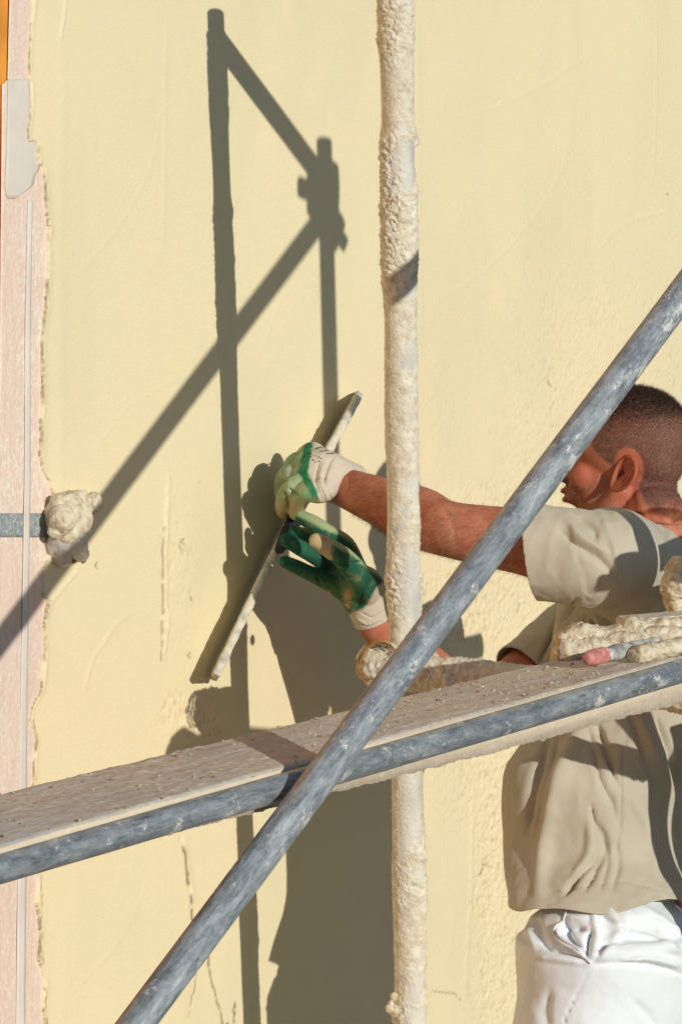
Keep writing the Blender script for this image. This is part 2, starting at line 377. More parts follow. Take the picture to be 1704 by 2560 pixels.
h += rough*(.0026*(fbm(PS, 34, 2, .6)-.5)+.0046*(fbm(PS+2, 140, 4, .72)-.5)-.0026*sstep(np.abs(fbm(PS+6, 70, 3)-.5), .045, 0)*sstep(fbm(P+9, 20, 2), .4, .6))
h += .0009*(1-np.abs(2*fbm(np.stack([P[:, 0]+.35*P[:, 2], P[:, 1], P[:, 2]*.35], 1), 3.1, 3, .45)-1))
pits = sstep(fbm(P+3, 120, 2), .66, .74); h -= .003*pits*np.clip(rough*1.2+.0, 0, 1)
crk = np.zeros(len(P)); crk = np.maximum(crk, .35*pits*rough)
def mark(pts, wd, amp, jit=3.0):
    global h, crk
    d_, t = poly_dist(Q+np.stack([jit*(fbm(P, 60, 3)-.5)*2, np.zeros(len(P))], 1), pts); g_ = np.exp(-(d_/wd)**2)*np.minimum(1, 6*np.minimum(t+.05, 1.05-t)); h += (.3 if amp <= -2.4 else 1)*amp*.001*g_
    if amp <= -2.4: crk = np.maximum(crk, np.exp(-(d_/(wd*.75))**2)*min(1, -amp/3.6)*sstep(fbm(P+1, 70, 2), .28, .48))
mark([(422, 1190), (417, 1300), (414, 1400), (413, 1500), (416, 1560), (412, 1640)], 5, 3.5); mark([(409, 1320), (407, 1430), (406, 1530), (404, 1650)], 3, -2.5)
mark([(412, 1520), (416, 1560), (413, 1580)], 7, 4)
mark([(452, 2040), (452, 2098), (463, 2150), (466, 2200), (474, 2240), (479, 2290), (490, 2330)], 4.2, -5, 6); mark([(458, 2098), (470, 2180), (482, 2260)], 7, 2.5)
mark([(517, 2385), (526, 2440), (534, 2470), (545, 2510), (556, 2540), (562, 2600)], 3.8, -4.5, 6); mark([(492, 2400), (490, 2450), (478, 2500), (468, 2540)], 2.4, -3, 8)
mark([(590, 2500), (586, 2530), (590, 2580)], 2.6, -3, 8); mark([(100, 2190), (106, 2240), (101, 2330), (106, 2400), (112, 2480), (114, 2570)], 2.6, -3, 9); mark([(82, 1800), (94, 1850), (88, 1900)], 2.6, -3, 6)
mark([(1213, 2140), (1206, 2175), (1196, 2190)], 2.6, -3); mark([(1080, 2478), (1135, 2484), (1150, 2500)], 2.4, -2.6)
mark([(165, -20), (158, 60), (150, 100)], 3, 2.5); mark([(1640, 30), (1636, 300), (1630, 460)], 3, .9, 1); mark([(416, 30), (410, 300), (408, 620)], 5, .8, 1)
mark([(160, -10), (150, 600), (150, 1200), (160, 1500)], 14, 1.0, 2); mark([(1180, 1960), (1175, 2250), (1160, 2500)], 5, 1.6, 3); mark([(1040, 0), (1045, 500), (1050, 900)], 8, .9, 2)
mark([(112, 1560), (122, 1510), (160, 1465), (200, 1420)], 3, 1.8, 2); mark([(210, 1730), (230, 1650), (290, 1560), (330, 1530)], 4, 1.2, 3)
mark([(1248, 250), (1238, 262)], 3, -2, 1); mark([(390, 1020), (560, 1018), (660, 1030)], 3, -.8, 3); mark([(640, 1180), (690, 1190)], 4, 1, 3)
for (cx, cy) in [(448, 1368), (455, 1356), (478, 1500), (470, 1640), (500, 1210), (1370, 960), (975, 1580), (96, 1590), (440, 1850), (452, 1780), (236, 1415), (1660, 480)]:
    a_ = random.uniform(-1, 1); mark([(cx-6*a_, cy-8), (cx, cy), (cx+7, cy+6)], 2.4, -3, 3)
for ar in ([(180, 700), (300, 560), (380, 400), (400, 250)], [(640, 900), (720, 700), (740, 560)], [(1080, 760), (1250, 640), (1400, 430), (1440, 200)], [(1120, 300), (1300, 240), (1500, 120)], [(240, 1120), (330, 1010), (480, 930)], [(610, 330), (560, 200), (540, 60)], [(180, 2480), (300, 2350), (380, 2180)], [(1100, 2100), (1130, 2250), (1120, 2420)], [(1480, 640), (1560, 560), (1690, 520)], [(250, 1980), (330, 2060), (400, 2080)]):
    mark([tuple(p) for p in catmull([list(p) for p in ar], 5)], 4.5, .42, 2)
lip = np.exp(-(np.maximum(side, 0)/9)**2)*.0030*(.2+fbm(P, 25, 3)*1.3)
y = -(h+lip)+.024*sstep(-side, -1.5, 3.0)
P[:, 1] = y
wall = empty('house_wall', 'cream yellow rendered house wall with a fresh trowelled plaster coat', 'wall')
o = from_np('plaster_coat', P, grid_faces(len(zs), len(xs)), M_WALL, wall); attr(o, 'rough', np.clip(rough*.6+fresh, 0, 1)); crk = np.maximum(crk, .8*np.exp(-((side-.3)/1.5)**2)*sstep(fbm(P+4, 22, 4, .6), .42, .56)); attr(o, 'crack', crk)
bm = bmesh.new(); box(bm, (xl-.02+9)/2+.0, .17, 3.8, 9-xl+.02, .28, 7.58); from_bm('masonry', bm, simple('masonry_block', (.45, .36, .27), .95, 0, 6), wall, False)

# window bay to the left: orange frame, pink protective film, tapes
def sheet(name, poly, d, thick, mat, parent=None, n=None, wob=.0):
    "thin sheet on the wall from a strip of (left,right) px pairs going down"
    V = []; cols = n or 14; D2 = []
    ys = np.arange(poly[0][0], poly[-1][0]+1, 12.0)
    L_ = np.interp(ys, [p[0] for p in poly], [p[1] for p in poly]); R_ = np.interp(ys, [p[0] for p in poly], [p[2] for p in poly])
    for y_, a, b in zip(ys, L_, R_):
        for k in range(cols):
            x_ = a+(b-a)*k/(cols-1); p = at(x_, y_, d); wv_ = wob*(fbm(np.array([list(p)]), 9, 2)[0]-.5); V.append((p.x, p.y-wv_, p.z)); D2.append((x_, y_))
    o = from_np(name, V, grid_faces(len(ys), cols), mat, parent)
    sd = o.modifiers.new('t', 'SOLIDIFY'); sd.thickness = thick; sd.offset = 0
    return o, np.array(D2)
frame = empty('window_frame', 'orange varnished timber window frame behind the pink film', 'window frame')
bm = bmesh.new(); a = at(24, 0, 0).x
box(bm, a-1.0+.10, .046, 3.8, 2.0, .08, 7.4, bev=.004); from_bm('timber_board', bm, M_ORANGE, frame, False)
film = empty('protective_film', 'pink protective film with a pale vertical seam covering the window edge', 'film')
o, q = sheet('film_sheet', [(-700, 26, 118), (0, 24, 105), (206, 20, 105), (212, 6, 105), (520, 3, 135), (800, 1, 140), (1100, -4, 150), (1500, -30, 150), (3200, -60, 140)], -.0025, .0008, M_FILM, film, 22, .003)
dirt = np.clip(np.exp(-((q[:, 0]-88)/30)**2)*sstep(q[:, 1], 350, 700)*(1-sstep(q[:, 1], 1280, 1500))+sstep(q[:, 1], 1050, 1180)*(1-sstep(q[:, 1], 1340, 1400))+.5, 0, 1)
attr(o, 'dirt', dirt)
o, q = sheet('film_seam', [(500, 70, 82), (800, 64, 77), (1200, 62, 77), (1700, 53, 69), (2200, 45, 66), (3200, 34, 58)], -.0010, .0008, M_SEAM, film, 5)
o, q = sheet('grey_tape', [(1283, -20, 132), (1284, -20, 132), (1349, -20, 132), (1352, -20, 132)], -.0017, .0008, M_GTAPE, None, 20, .001)
tag(o, 'short grey tape band stuck across the pink film beside the plaster lump', 'tape')
o, q = sheet('masking_tape', [(197, 22, 73), (199, 21, 74), (250, 20, 77), (330, 18, 78), (352, 17, 93), (370, 17, 97), (420, 15, 104), (432, 14, 90), (470, 13, 82), (478, 14, 60), (490, 17, 50), (502, 24, 30)], -.0010, .0008, M_WTAPE, None, 10, .002)
tag(o, 'torn strip of off-white masking tape at the upper left wall edge', 'tape')
# plaster lump with bag
lp = empty('plaster_lump', 'lump of dried plaster with clear plastic bag hanging from it, at grey tape', 'plaster lump')
bm = bmesh.new()
for (x_, y_, d_, s_) in [(170, 1275, .025, .026), (155, 1300, .035, .020), (190, 1300, .03, .022), (205, 1262, .012, .020), (150, 1262, .02, .016), (228, 1258, .006, .013), (170, 1322, .030, .020), (195, 1322, .02, .020), (160, 1290, .02, .030), (188, 1300, .015, .028), (140, 1325, .028, .010)]:
    ball(bm, at(x_, y_, d_), (s_, s_*.9, s_*1.1))
me = fuse(bm, .003, 2); V = vco(me); N = vno(me); setco(me, V+N*(.020*(fbm(V*[1, 1, .7], 36, 3, .6)-.5)+.008*(.62-np.abs(2*fbm(V*[1, 1, .5], 95, 4, .75)-1)))[:, None]); link('plaster_body', me, M_LUMP, lp)
def bag(pts, r, seed):
    bm = bmesh.new(); sweep(bm, [at(*p) for p in pts], r, 24, 8, True, (1, .8)); me = fuse(bm, .0025, 3); V = vco(me); N = vno(me)
    setco(me, V+N*(.010*(fbm(V*[1.3, 1, .35]+seed, 50, 3)-.5)+.004*(1-np.abs(2*fbm(V*[1, 1, .3]+seed, 120, 2)-1)))[:, None]); return me
link('plastic_bag', bag([(150, 1330, .022), (152, 1360, .018), (158, 1395, .012)], [.012, .016, .011], 1), M_BAG, lp)
link('plastic_bag', bag([(192, 1322, .026), (188, 1350, .032), (196, 1376, .028), (205, 1388, .018)], [.009, .016, .014, .007], 4), M_BAG, lp)
bm = bmesh.new()
for (x_, y_, s_) in [(140, 1385, .006), (185, 1398, .009), (200, 1395, .009), (210, 1402, .006), (160, 1408, .006)]: ball(bm, at(x_, y_, .004), (s_, s_*.6, s_*.7))
me = fuse(bm, .002, 1); link('brown_crumbs', me, M_WIRE, lp)

# ================================================================== SCAFFOLD
G = 'pipes of the scaffold'
D1, D2 = .4190, 1.2080
ptop = at(980, -622, D1+.030); pbot = at(1027, 2560, D1-.016); dr = (ptop-pbot).normalized(); pend = pbot-dr*(pbot.z/dr.z)
# height of the free end is set from where its shadow ends on the wall
def shadow_px(P_): P_ = Vector(P_); k = -P_.y; return topx([P_.x+k*ST, 0, P_.z-k*SE])[0]
lo, hi = pbot.z, 7.5
for _ in range(40):
    mz = (lo+hi)/2; q_ = pbot+dr*((mz-pbot.z)/dr.z)
    if shadow_px(q_)[1] > 34: lo = mz
    else: hi = mz
PT = pbot+dr*((lo-pbot.z)/dr.z)
pole = empty('scaffold_pole', 'upright scaffold pole thickly crusted with dried plaster, nearest the wall', 'scaffold pole', None)
zin0 = at(1000, 2640, D1).z; zin1 = at(1000, -120, D1).z
P0 = pbot+dr*((zin0-pbot.z)/dr.z); P1 = pbot+dr*((zin1-pbot.z)/dr.z)
rod('pipe', pend, PT, .0245, M_CRUST, pole, 40, 60)
rod('plaster_crust', P0, P1, .0250, M_CRUST, pole, 120, 900, .0068, seed=1, cap=False)
for k, (x_, y_, s_) in enumerate([(984, 2492, .0065), (977, 2510, .0055), (986, 2526, .0085), (973, 2521, .0065), (963, 352, .006), (1050, 1480, .007)]):
    lump('plaster_drip', at(x_, y_, D1+.003), (s_, s_, s_*1.25), M_LUMP, pole, k, 3, .3)

def coupler(name, P_, axis, label, group='scaffold couplers', s=1.0, crusty=False, rot=0.0):
    "right-angle coupler: two half shells, a hinge block and a bolt with nut"
    e = empty(name, label, 'coupler', group); mat = M_LUMP if crusty else M_IRON
    q = Vector(axis).to_track_quat('Z', 'Y').to_matrix() @ Matrix.Rotation(rot, 3, 'Z'); P_ = Vector(P_)
    def tr(v): return P_+q @ (Vector(v)*s)
    bm = bmesh.new(); sweep(bm, [tr((0, 0, -.028)), tr((0, 0, -.01)), tr((0, 0, .01)), tr((0, 0, .028))], [.033*s, .035*s, .035*s, .033*s], 24, 2, False)
    rs = [v for v in bm.verts]
    bmesh.ops.holes_fill(bm, edges=[e_ for e_ in bm.edges if e_.is_boundary], sides=0); bmesh.ops.recalc_face_normals(bm, faces=bm.faces); from_bm('shell', bm, mat, e)
    bm = bmesh.new(); c_ = tr((.038, 0, 0)); box(bm, *c_, .026*s, .036*s, .052*s, q, .004*s); from_bm('hinge_block', bm, mat, e)
    bm = bmesh.new(); sweep(bm, [tr((-.02, -.036, 0)), tr((.01, -.036, 0)), tr((.03, -.036, 0))], [.006*s]*3, 12, 2, True); box(bm, *tr((.034, -.036, 0)), .014*s, .024*s, .024*s, q, .003*s)
    from_bm('bolt', bm, mat, e); return e

# outer post (off the right edge of the picture; its shadow crosses the wall and the plasterer's back)
Pa = pbot+dr*((PT.z-pbot.z-.048)/dr.z)
POST = Vector((Pa.x, -D2, 0))
lo, hi = 4, 8
for _ in range(40):
    mz = (lo+hi)/2
    if shadow_px((POST.x, POST.y, mz))[1] > 354: lo = mz
    else: hi = mz
LEAN = .050; POST.x += .022
post = empty('outer_post', 'clean galvanised outer scaffold post right of the plank', 'scaffold pole', G)
rod('pipe', (POST.x+LEAN*lo, POST.y, 0), (POST.x, POST.y, lo), .0242, M_GALV, post, 32, 60)
ZB = lo
# short top transom
tt = empty('top_transom', 'upper cross pipe joining plaster crusted pole to outer post', 'scaffold pipe', G)
rod('pipe', Pa+Vector((.012, .03, 0)), (POST.x+.012, POST.y-.03, Pa.z-.015), .0215, M_GALV, tt)
zc = ZB-.082; coupler('pipe_coupler', (POST.x, POST.y, zc), (0, 0, 1), 'bolted steel coupler high on the outer post above the brace', rot=0.6, s=1.42)
zc2 = ZB-.128; coupler('swivel_coupler', (POST.x, POST.y-.02, zc2), (.6, 0, .8), 'swivel coupler clamping the brace to the outer post', rot=-1.2, s=1.25)
# brace
B1 = at(1704, 734, D2+.055); B0 = at(341, 2560, D2-.085); db = (B1-B0).normalized()
br = empty('diagonal_brace', 'long diagonal galvanised brace with plaster smears crossing in front of everything', 'scaffold pipe', G)
tb = (zc2+.03-B0.z)/db.z
rod('pipe', B0-db*.9, B0+db*tb, .0212, M_GALV, br, 48, 90)
# guard rail in front of plank
Ra = at(0, 2173, 1.105); Rb = at(1704, 1677, 1.125); drr = (Rb-Ra).normalized()
rl = empty('guard_rail', 'near-level galvanised rail pipe running along the front edge of the plank', 'scaffold pipe', G)
rod('pipe', Ra-drr*.5, Rb+drr*1.3, .0172, M_GALV2, rl, 40, 90)
# lower transom, crusted
T0 = at(925, 1648, D1+.0); T1 = at(1400, 1694, 0); 
tr_ = empty('lower_transom', 'plaster crusted cross pipe leading from the pole to under the plank', 'scaffold pipe', None)
Ta = Vector((T0.x, -D1+.0, at(940, 1668, D1).z)); Tb = Vector((POST.x, -D2-.06, Ta.z-.012))
lowm = rod('pipe', Ta, Tb, .0235, M_CRUST, tr_, 72, 300, .010, seed=5)
# crusted coupler with wire where pole and transom cross
cp = coupler('crusted_coupler', at(985, 1668, D1), (0, 0, 1), 'plaster covered coupler tying the crusted pole to the lower cross pipe', s=1.15, crusty=True, group=None, rot=2.4)
bm = bmesh.new()
for (x_, y_, d_, s_) in [(945, 1650, D1+.01, .024), (935, 1672, D1+.01, .020), (1020, 1668, D1+.03, .030), (1050, 1690, D1+.05, .022), (1078, 1676, D1+.06, .013), (1010, 1700, D1+.03, .024), (1060, 1650, D1+.05, .020)]:
    ball(bm, at(x_, y_, d_), (s_, s_, s_*.9))
ball(bm, at(950, 1652, D1+.005), (.028, .030, .028)); ball(bm, at(928, 1655, D1+.005), (.016, .020, .020))
me = fuse(bm, .0035, 2); V = vco(me); N = vno(me); setco(me, V+N*(.016*(fbm(V, 45, 3, .6)-.5)+.010*(.62-np.abs(2*fbm(V+3, 75, 4, .7)-1)))[:, None]); link('plaster_clod', me, M_LUMP, cp)
bm = bmesh.new()
for k in range(34):
    ph = random.uniform(-.5, .5); c0 = Vector(at(948, 1652, D1+.02)); rr_ = random.uniform(.026, .031); tx = random.uniform(-.4, .4); pts = []
    off = random.uniform(-.030, .030)
    for j in range(8):
        t = -1.2+j*.52+ph; pts.append(c0+Vector(CR)*(-math.cos(t)*rr_+off*.3)+Vector((0, 0, 1))*(math.sin(t)*rr_*1.05+off*.4*math.cos(t))+Vector(CF)*(off+tx*.01*math.sin(3*t)-.012))
    sweep(bm, pts, [.0007]*8, 5, 3, False)
from_bm('binding_wire', bm, M_WIRE, cp)

# plank
d_far, d_near = .915, 1.099
zt_ = (at(0, 2113, d_near).z+at(915, 1876, d_near).z)/2
fa = at(0, 1982, d_far); fb = at(861, 1775, d_far); na = at(0, 2113, d_near); nb = at(1656, 1652, d_near)
def lerp(a, b, t): return a+(b-a)*t
dxp = (nb-na).normalized()
x0 = na.x-.35; x1 = nb.x+1.1
plank = empty('scaffold_plank', 'weathered wooden plank strewn with plaster crumbs behind the guard rail', 'plank')
NX, NY = 900, 60
xs_ = np.linspace(x0, x1, NX)
def lin(a, b): return lambda x: a.z+(b.z-a.z)*(x-a.x)/(b.x-a.x)
zn = lin(na, nb); zf = lin(fa, fb)
V = []
ys_ = np.linspace(0, 1, NY)
XX, YY = np.meshgrid(xs_, ys_, indexing='ij'); wob = .004*(fbm(np.stack([XX*1, XX*0, XX*0], -1), 12, 3)-.5)
ZN = zn(XX); ZF = zf(XX); ZZ = ZN+(ZF-ZN)*YY
PY = -(d_near+(d_far-d_near)*YY)+wob*(2*YY-1)
PP = np.stack([XX, PY, ZZ], -1); ed = np.minimum(YY, 1-YY)*NY
ZZ = ZZ+.0022*(fbm(PP*[.3, 1, 1], 60, 3)-.5)+.0012*sstep(fbm(PP, 90, 3), .58, .75)*sstep(fbm(PP+4, 7, 2), .4, .6)-.0035*np.exp(-ed*1.3)
top = np.stack([XX, PY, ZZ], -1).reshape(-1, 3)
pt = from_np('top_face', top, grid_faces(NX, NY)[:, ::-1], M_PLANK, plank)
xa_ = at(0, 2200, 1.1).x; xb_ = at(1200, 1890, 1.1).x; THV = np.interp(xs_, [xa_, xb_, xb_+1], [.038, .062, .075])
wb = .006*(fbm(np.stack([xs_*1, xs_*0+3, xs_*0], -1), 40, 4, .6)-.5)+.003*(fbm(np.stack([xs_, xs_*0+9, xs_*0], -1), 200, 3, .6)-.5)
ft = np.stack([xs_, PY[:, 0], ZZ[:, 0]], -1); fbm_ = np.stack([xs_, PY[:, 0]+.001, zn(xs_)-THV-wb], -1); bt = np.stack([xs_, PY[:, -1], ZZ[:, -1]], -1); bb = np.stack([xs_, PY[:, -1], zf(xs_)-THV], -1)
mid = lerp(ft, fbm_, .5)+np.stack([xs_*0, .002*(fbm(np.stack([xs_, xs_*0, xs_*0], -1), 60, 3)-.5), xs_*0], -1)
V = np.stack([ft, mid, fbm_, bb, bt], 1).reshape(-1, 3); from_np('side_face', V, grid_faces(NX, 5), M_PEDGE, plank)
# crumbs on the plank
def crumbs(name, n, xr_, yr_, zfun, smin, smax, mat, label, dens=None, seed=2):
    rs = np.random.RandomState(seed); bm = bmesh.new(); made = 0
    while made < n:
        x_ = rs.uniform(*xr_); y_ = rs.uniform(*yr_)
        if dens is not None and rs.rand() > dens(x_, y_): continue
        s_ = smin*(smax/smin)**(rs.rand()**2); M_ = Matrix.Translation((x_, y_, zfun(x_, y_)+s_*.3)) @ Matrix.Rotation(rs.uniform(0, 6.3), 4, 'Z') @ Matrix.Diagonal((s_*rs.uniform(.8, 1.4), s_, s_*.6, 1))
        r_ = bmesh.ops.create_icosphere(bm, subdivisions=1, radius=1, matrix=M_)
        for v in r_['verts']: v.co += Vector(rs.uniform(-.55, .55, 3)*s_)
        made += 1
    return tag(from_bm(name, bm, mat, None, False), label, 'crumbs', None, 'stuff')
def ztop(x_, y_): t = (-y_-d_near)/(d_far-d_near); return zn(x_)+(zf(x_)-zn(x_))*t
dens = lambda x_, y_: .12+.88*sstep(fbm(np.array([[x_, y_, 0]]), 7, 3)[0], .45, .62)
crumbs('plaster_crumbs', 750, (x0+.2, x1-.5), (-d_near+.004, -d_far-.004), ztop, .0006, .0034, M_CRUMB, 'pale plaster crumbs scattered on the plank top', dens)
crumbs('brown_crumbs', 260, (x0+.2, x1-.5), (-d_near+.004, -d_far-.004), ztop, .0008, .0028, M_WIRE, 'dark brown dirt crumbs scattered on the plank top', dens, 8)
# things lying on the plank at the right
def onplank(px_, py_, lift=0.0):
    "point of the plank top under a photo pixel"
    lo, hi = .7, 1.3
    for _ in range(40):
        md = (lo+hi)/2; p = at(px_, py_, md)
        if p.z > ztop(p.x, p.y): hi = md
        else: lo = md
    return at(px_, py_, (lo+hi)/2)+Vector((0, 0, lift))
bt_ = empty('batten', 'plaster caked thin batten lying on the plank behind the pink handled tool', 'batten')
a = onplank(1408, 1648); b = onplank(1720, 1622)
ax = (b-a).normalized()
bm = bmesh.new()
for lane, (dz, dy, r0) in enumerate([(.012, 0, .016), (.026, .018, .015), (.018, -.016, .012)]):
    pp_ = [a+(b-a)*t*1.25+Vector((0, dy+random.uniform(-.005, .005), dz+random.uniform(-.003, .004)+.006*t)) for t in np.linspace(.02+.07*lane, 1, 12)]
    sweep(bm, pp_, [r0*random.uniform(.65, 1.25)*(1+.35*k/12) for k in range(12)], 16, 4, True, (1.25, .8))
me = fuse(bm, .003, 2); V = vco(me); N = vno(me); setco(me, V+N*(.012*(fbm(V, 40, 3, .6)-.5)+.010*(.6-np.abs(2*fbm(V*[.6, 1, 1], 80, 4, .7)-1)))[:, None]); link('caked_plaster', me, M_LUMP, bt_)
bm = bmesh.new(); q1 = onplank(1590, 1655, .010); q2 = onplank(1725, 1632, .012)
sweep(bm, [lerp(q1, q2, k/8)+Vector((0, random.uniform(-.006, .006), random.uniform(-.002, .003))) for k in range(9)], [.008+.007*random.random() for k in range(9)], 16, 4, True, (1.3, .8))
me = fuse(bm, .003, 1); V = vco(me); N = vno(me); setco(me, V+N*(.010*(fbm(V, 50, 3, .6)-.5)+.009*(.6-np.abs(2*fbm(V*[.6, 1, 1], 90, 4, .7)-1)))[:, None]); link('caked_plaster', me, M_LUMP, bt_)
bm = bmesh.new(); mm_ = b+ax*.12+Vector((0, .05, .040)); box(bm, *mm_, .36, .05, .016, ax.to_track_quat('X', 'Z').to_matrix(), .003); from_bm('wood_strip', bm, M_PLANK, bt_, False)
tl = empty('brush_handle', 'pink tipped grey blue tool handle lying on plank in front of batten', 'tool')
a = onplank(1472, 1672, .016); b = onplank(1510, 1664, .016); c_ = onplank(1640, 1640, .02)
bm = bmesh.new(); sweep(bm, [a, lerp(a, b, .5), b], [.0110, .0125, .0120], 20, 4); me = fuse(bm, .002, 2); V = vco(me); N = vno(me); setco(me, V+N*(.0015*(fbm(V, 120, 3)-.5))[:, None]); link('pink_tip', me, M_PINK, tl)
bm = bmesh.new(); sweep(bm, [lerp(a, b, .9), lerp(b, c_, .3), lerp(b, c_, .6), c_], [.011, .0115, .010, .009], 20, 5); me = fuse(bm, .0022, 2); V = vco(me); N = vno(me); setco(me, V+N*(.006*(fbm(V, 90, 3)-.5))[:, None]); link('handle', me, M_BLUE, tl)
ub = empty('added_shade_board', 'added unseen upright board beyond the right edge, shading the plasterer from behind', 'board')  # unseen board, added so its shadow darkens the right of his back
u0 = at(2205, 1690, D2+.03); u1 = at(2340, 1690, D2+.03); bm = bmesh.new(); box(bm, (u0.x+u1.x)/2, -(D2+.045), (u0.z+3.2)/2, u1.x-u0.x, .03, u0.z-3.2, bev=.003); from_bm('board', bm, M_DECK, ub, False)
# crusted coupler at the right edge
cq = coupler('crusted_coupler', at(1722, 1478, .86), (0, 1, 0), 'plaster caked coupler poking in at the right edge over the shirt', s=1.1, crusty=True, group=None, rot=1.1)
bm = bmesh.new()
for (x_, y_, s_) in [(1695, 1468, .026), (1712, 1452, .022), (1700, 1500, .02), (1690, 1512, .014), (1725, 1490, .03)]: ball(bm, at(x_, y_, .86), (s_, s_, s_*.85))
me = fuse(bm, .003, 2); V = vco(me); N = vno(me); setco(me, V+N*(.018*(fbm(V, 40, 3, .6)-.5)+.010*(.62-np.abs(2*fbm(V+3, 70, 4, .7)-1)))[:, None]); link('plaster_clod', me, M_LUMP, cq)
sr = empty('side_rail', 'short side rail pipe beyond the right edge holding the caked coupler', 'scaffold pipe')
rod('pipe', at(1724, 1478, .86), at(1724, 1478, .86)+Vector((.55, 0, .0)), .022, M_GALV, sr)
# upper guard rail starting at the outer post, off to the right
ur = empty('upper_rail', 'upper guard rail pipe starting at the outer post off the right edge', 'scaffold pipe', G)
pu = at(2110, 1268, D2-.045); rod('pipe', pu, pu+Vector((.26, 0, .01)), .021, M_GALV, ur)
coupler('pipe_coupler', (POST.x, POST.y, pu.z), (0, 0, 1), 'bolted steel coupler on outer post holding the upper guard rail', rot=.9)
# ================================================================== TROWEL BOARD
fl = empty('plaster_darby', 'long plaster smeared smoothing board held tilted against the wall with both gloves', 'plastering tool')
def strip3(pts_px, w_in, thick):
    pass
NB = 60; V = []
for i in range(NB):
    t = i/(NB-1); bow = math.sin(math.pi*t)
    x_ = 536+(902-536)*t-10*bow; y_ = 1700+(982-1700)*t
    endr = min(1, math.sqrt(max(0, 1-(max(0, .03-t)/.03)**2))+.15, math.sqrt(max(0, 1-(max(0, t-.965)/.035)**2))+.25)
    do = .012+.056*endr+.004*(fbm(np.array([[t*10, 0, 0]]), 3, 2)[0]-.5)
    po = at(x_, y_, do); pi_ = at(x_-9, y_-2, .006)
    tv = (at(900, 982, .06)-at(536, 1700, .06)).normalized(); wv_ = (po-pi_).normalized(); nn = tv.cross(wv_).normalized()*(.0058+.0015*fbm(np.array([[t*40, 1, 0]]), 1, 3)[0])
    V += [pi_-nn*.4, po-nn, po+wv_*.002, po+nn, pi_+nn*.4]
bm = bmesh.new(); vs = [bm.verts.new(v) for v in V]
for i in range(NB-1):
    for k in range(5): j = (k+1) % 5; bm.faces.new((vs[i*5+k], vs[i*5+j], vs[i*5+5+j], vs[i*5+5+k]))
bm.faces.new(vs[:5][::-1]); bm.faces.new(vs[-5:])
me = fuse(bm, .0025, 1); V = vco(me); N = vno(me); setco(me, V+N*(.0045*(fbm(V, 70, 4, .6)-.45))[:, None])
w = NM('smeared_board', .7)
c = w.ramp(w.noise(55, 5, .6), [(.26, (.34, .33, .29)), (.38, (.52, .49, .41)), (.48, (.66, .60, .46)), (.75, (.78, .71, .53))]); w.color(c); w.bump(w.noise(220, 4), .002, .8)
link('board', me, w.m, fl)
bm = bmesh.new(); sweep(bm, [at(752, 1262, .085), at(735, 1300, .088), at(715, 1345, .088), at(700, 1372, .075)], [.010, .013, .013, .009], 16, 4)
link('handle', fuse(bm, .002, 1), M_DARK, fl)

# ================================================================== PLASTERER
man = empty('person', 'plasterer in khaki t-shirt, white trousers and green gloves smoothing the wall', 'person')
SHL = at(1496, 1398, .68); ELL = at(1125, 1324, .445); WRL = at(846, 1212, .165)
SHR = at(1618, 1462, .52); ELR = at(1180, 1788, .38); WRR = at(938, 1556, .232)
HC = at(1562, 1134, .575)
chest = at(1618, 1560, .635); belly = at(1530, 2000, .66)
hip = at(1534, 2380, .712); feet_z = HC.z+.12-1.78
mid_ = (chest+belly)/2; neckb = at(1632, 1345, .640)
def ell(bm, secs, seg=40):
    "torso-like closed loft from (centre, half-width x, half-depth y)"
    rings = []
    X = catmull([[*c_, a_, b_] for c_, a_, b_ in secs], 8)
    for q_ in X: rings.append([bm.verts.new((q_[0]+q_[3]*math.copysign(abs(math.cos(t))**.9, math.cos(t)), q_[1]+q_[4]*math.copysign(abs(math.sin(t))**.9, math.sin(t)), q_[2])) for t in [2*math.pi*k/seg for k in range(seg)]])
    for A, B in zip(rings[:-1], rings[1:]):
        for k in range(seg): j = (k+1) % seg; bm.faces.new((A[k], A[j], B[j], B[k]))
    bm.faces.new(rings[0][::-1]); bm.faces.new(rings[-1])
yaw = R(15); pit = R(-5)
HM = (Matrix.Rotation(yaw, 3, 'Z') @ Matrix.Rotation(pit, 3, 'X'))       # head frame: x right, y forward, z up
def H(x_, y_, z_): return HC+HM @ Vector((x_, y_, z_*(1.06 if z_ < 0 else 1.0)))
def hand_bones(side):
    if side == 'L':
        W_ = (838, 1200, .170)
        return dict(W=W_, K=[(734, 1216, .122), (732, 1182, .105), (748, 1152, .095), (782, 1128, .095)],
            F=[[(714, 1240, .098), (708, 1262, .085), (709, 1280, .070)], [(710, 1196, .075), (706, 1232, .055), (712, 1262, .045)], [(726, 1168, .060), (722, 1206, .042), (732, 1240, .036)], [(756, 1140, .060), (746, 1170, .042), (752, 1202, .034)]],
            T=[(800, 1226, .170), (768, 1228, .150), (748, 1250, .125), (741, 1282, .108)], back=(775, 1176, .128))
    W_ = (925, 1508, .225)
    return dict(W=W_, K=[(862, 1362, .205), (842, 1388, .175), (828, 1418, .170), (815, 1450, .175)],
        F=[[(820, 1334, .190), (785, 1310, .165), (755, 1294, .140)], [(795, 1358, .155), (765, 1343, .138), (737, 1330, .120)], [(782, 1388, .152), (745, 1367, .138), (715, 1350, .122)], [(776, 1434, .162), (742, 1418, .152), (712, 1404, .142)]],
        T=[(905, 1455, .250), (868, 1405, .252), (826, 1372, .242), (792, 1352, .230)], back=(872, 1440, .200))
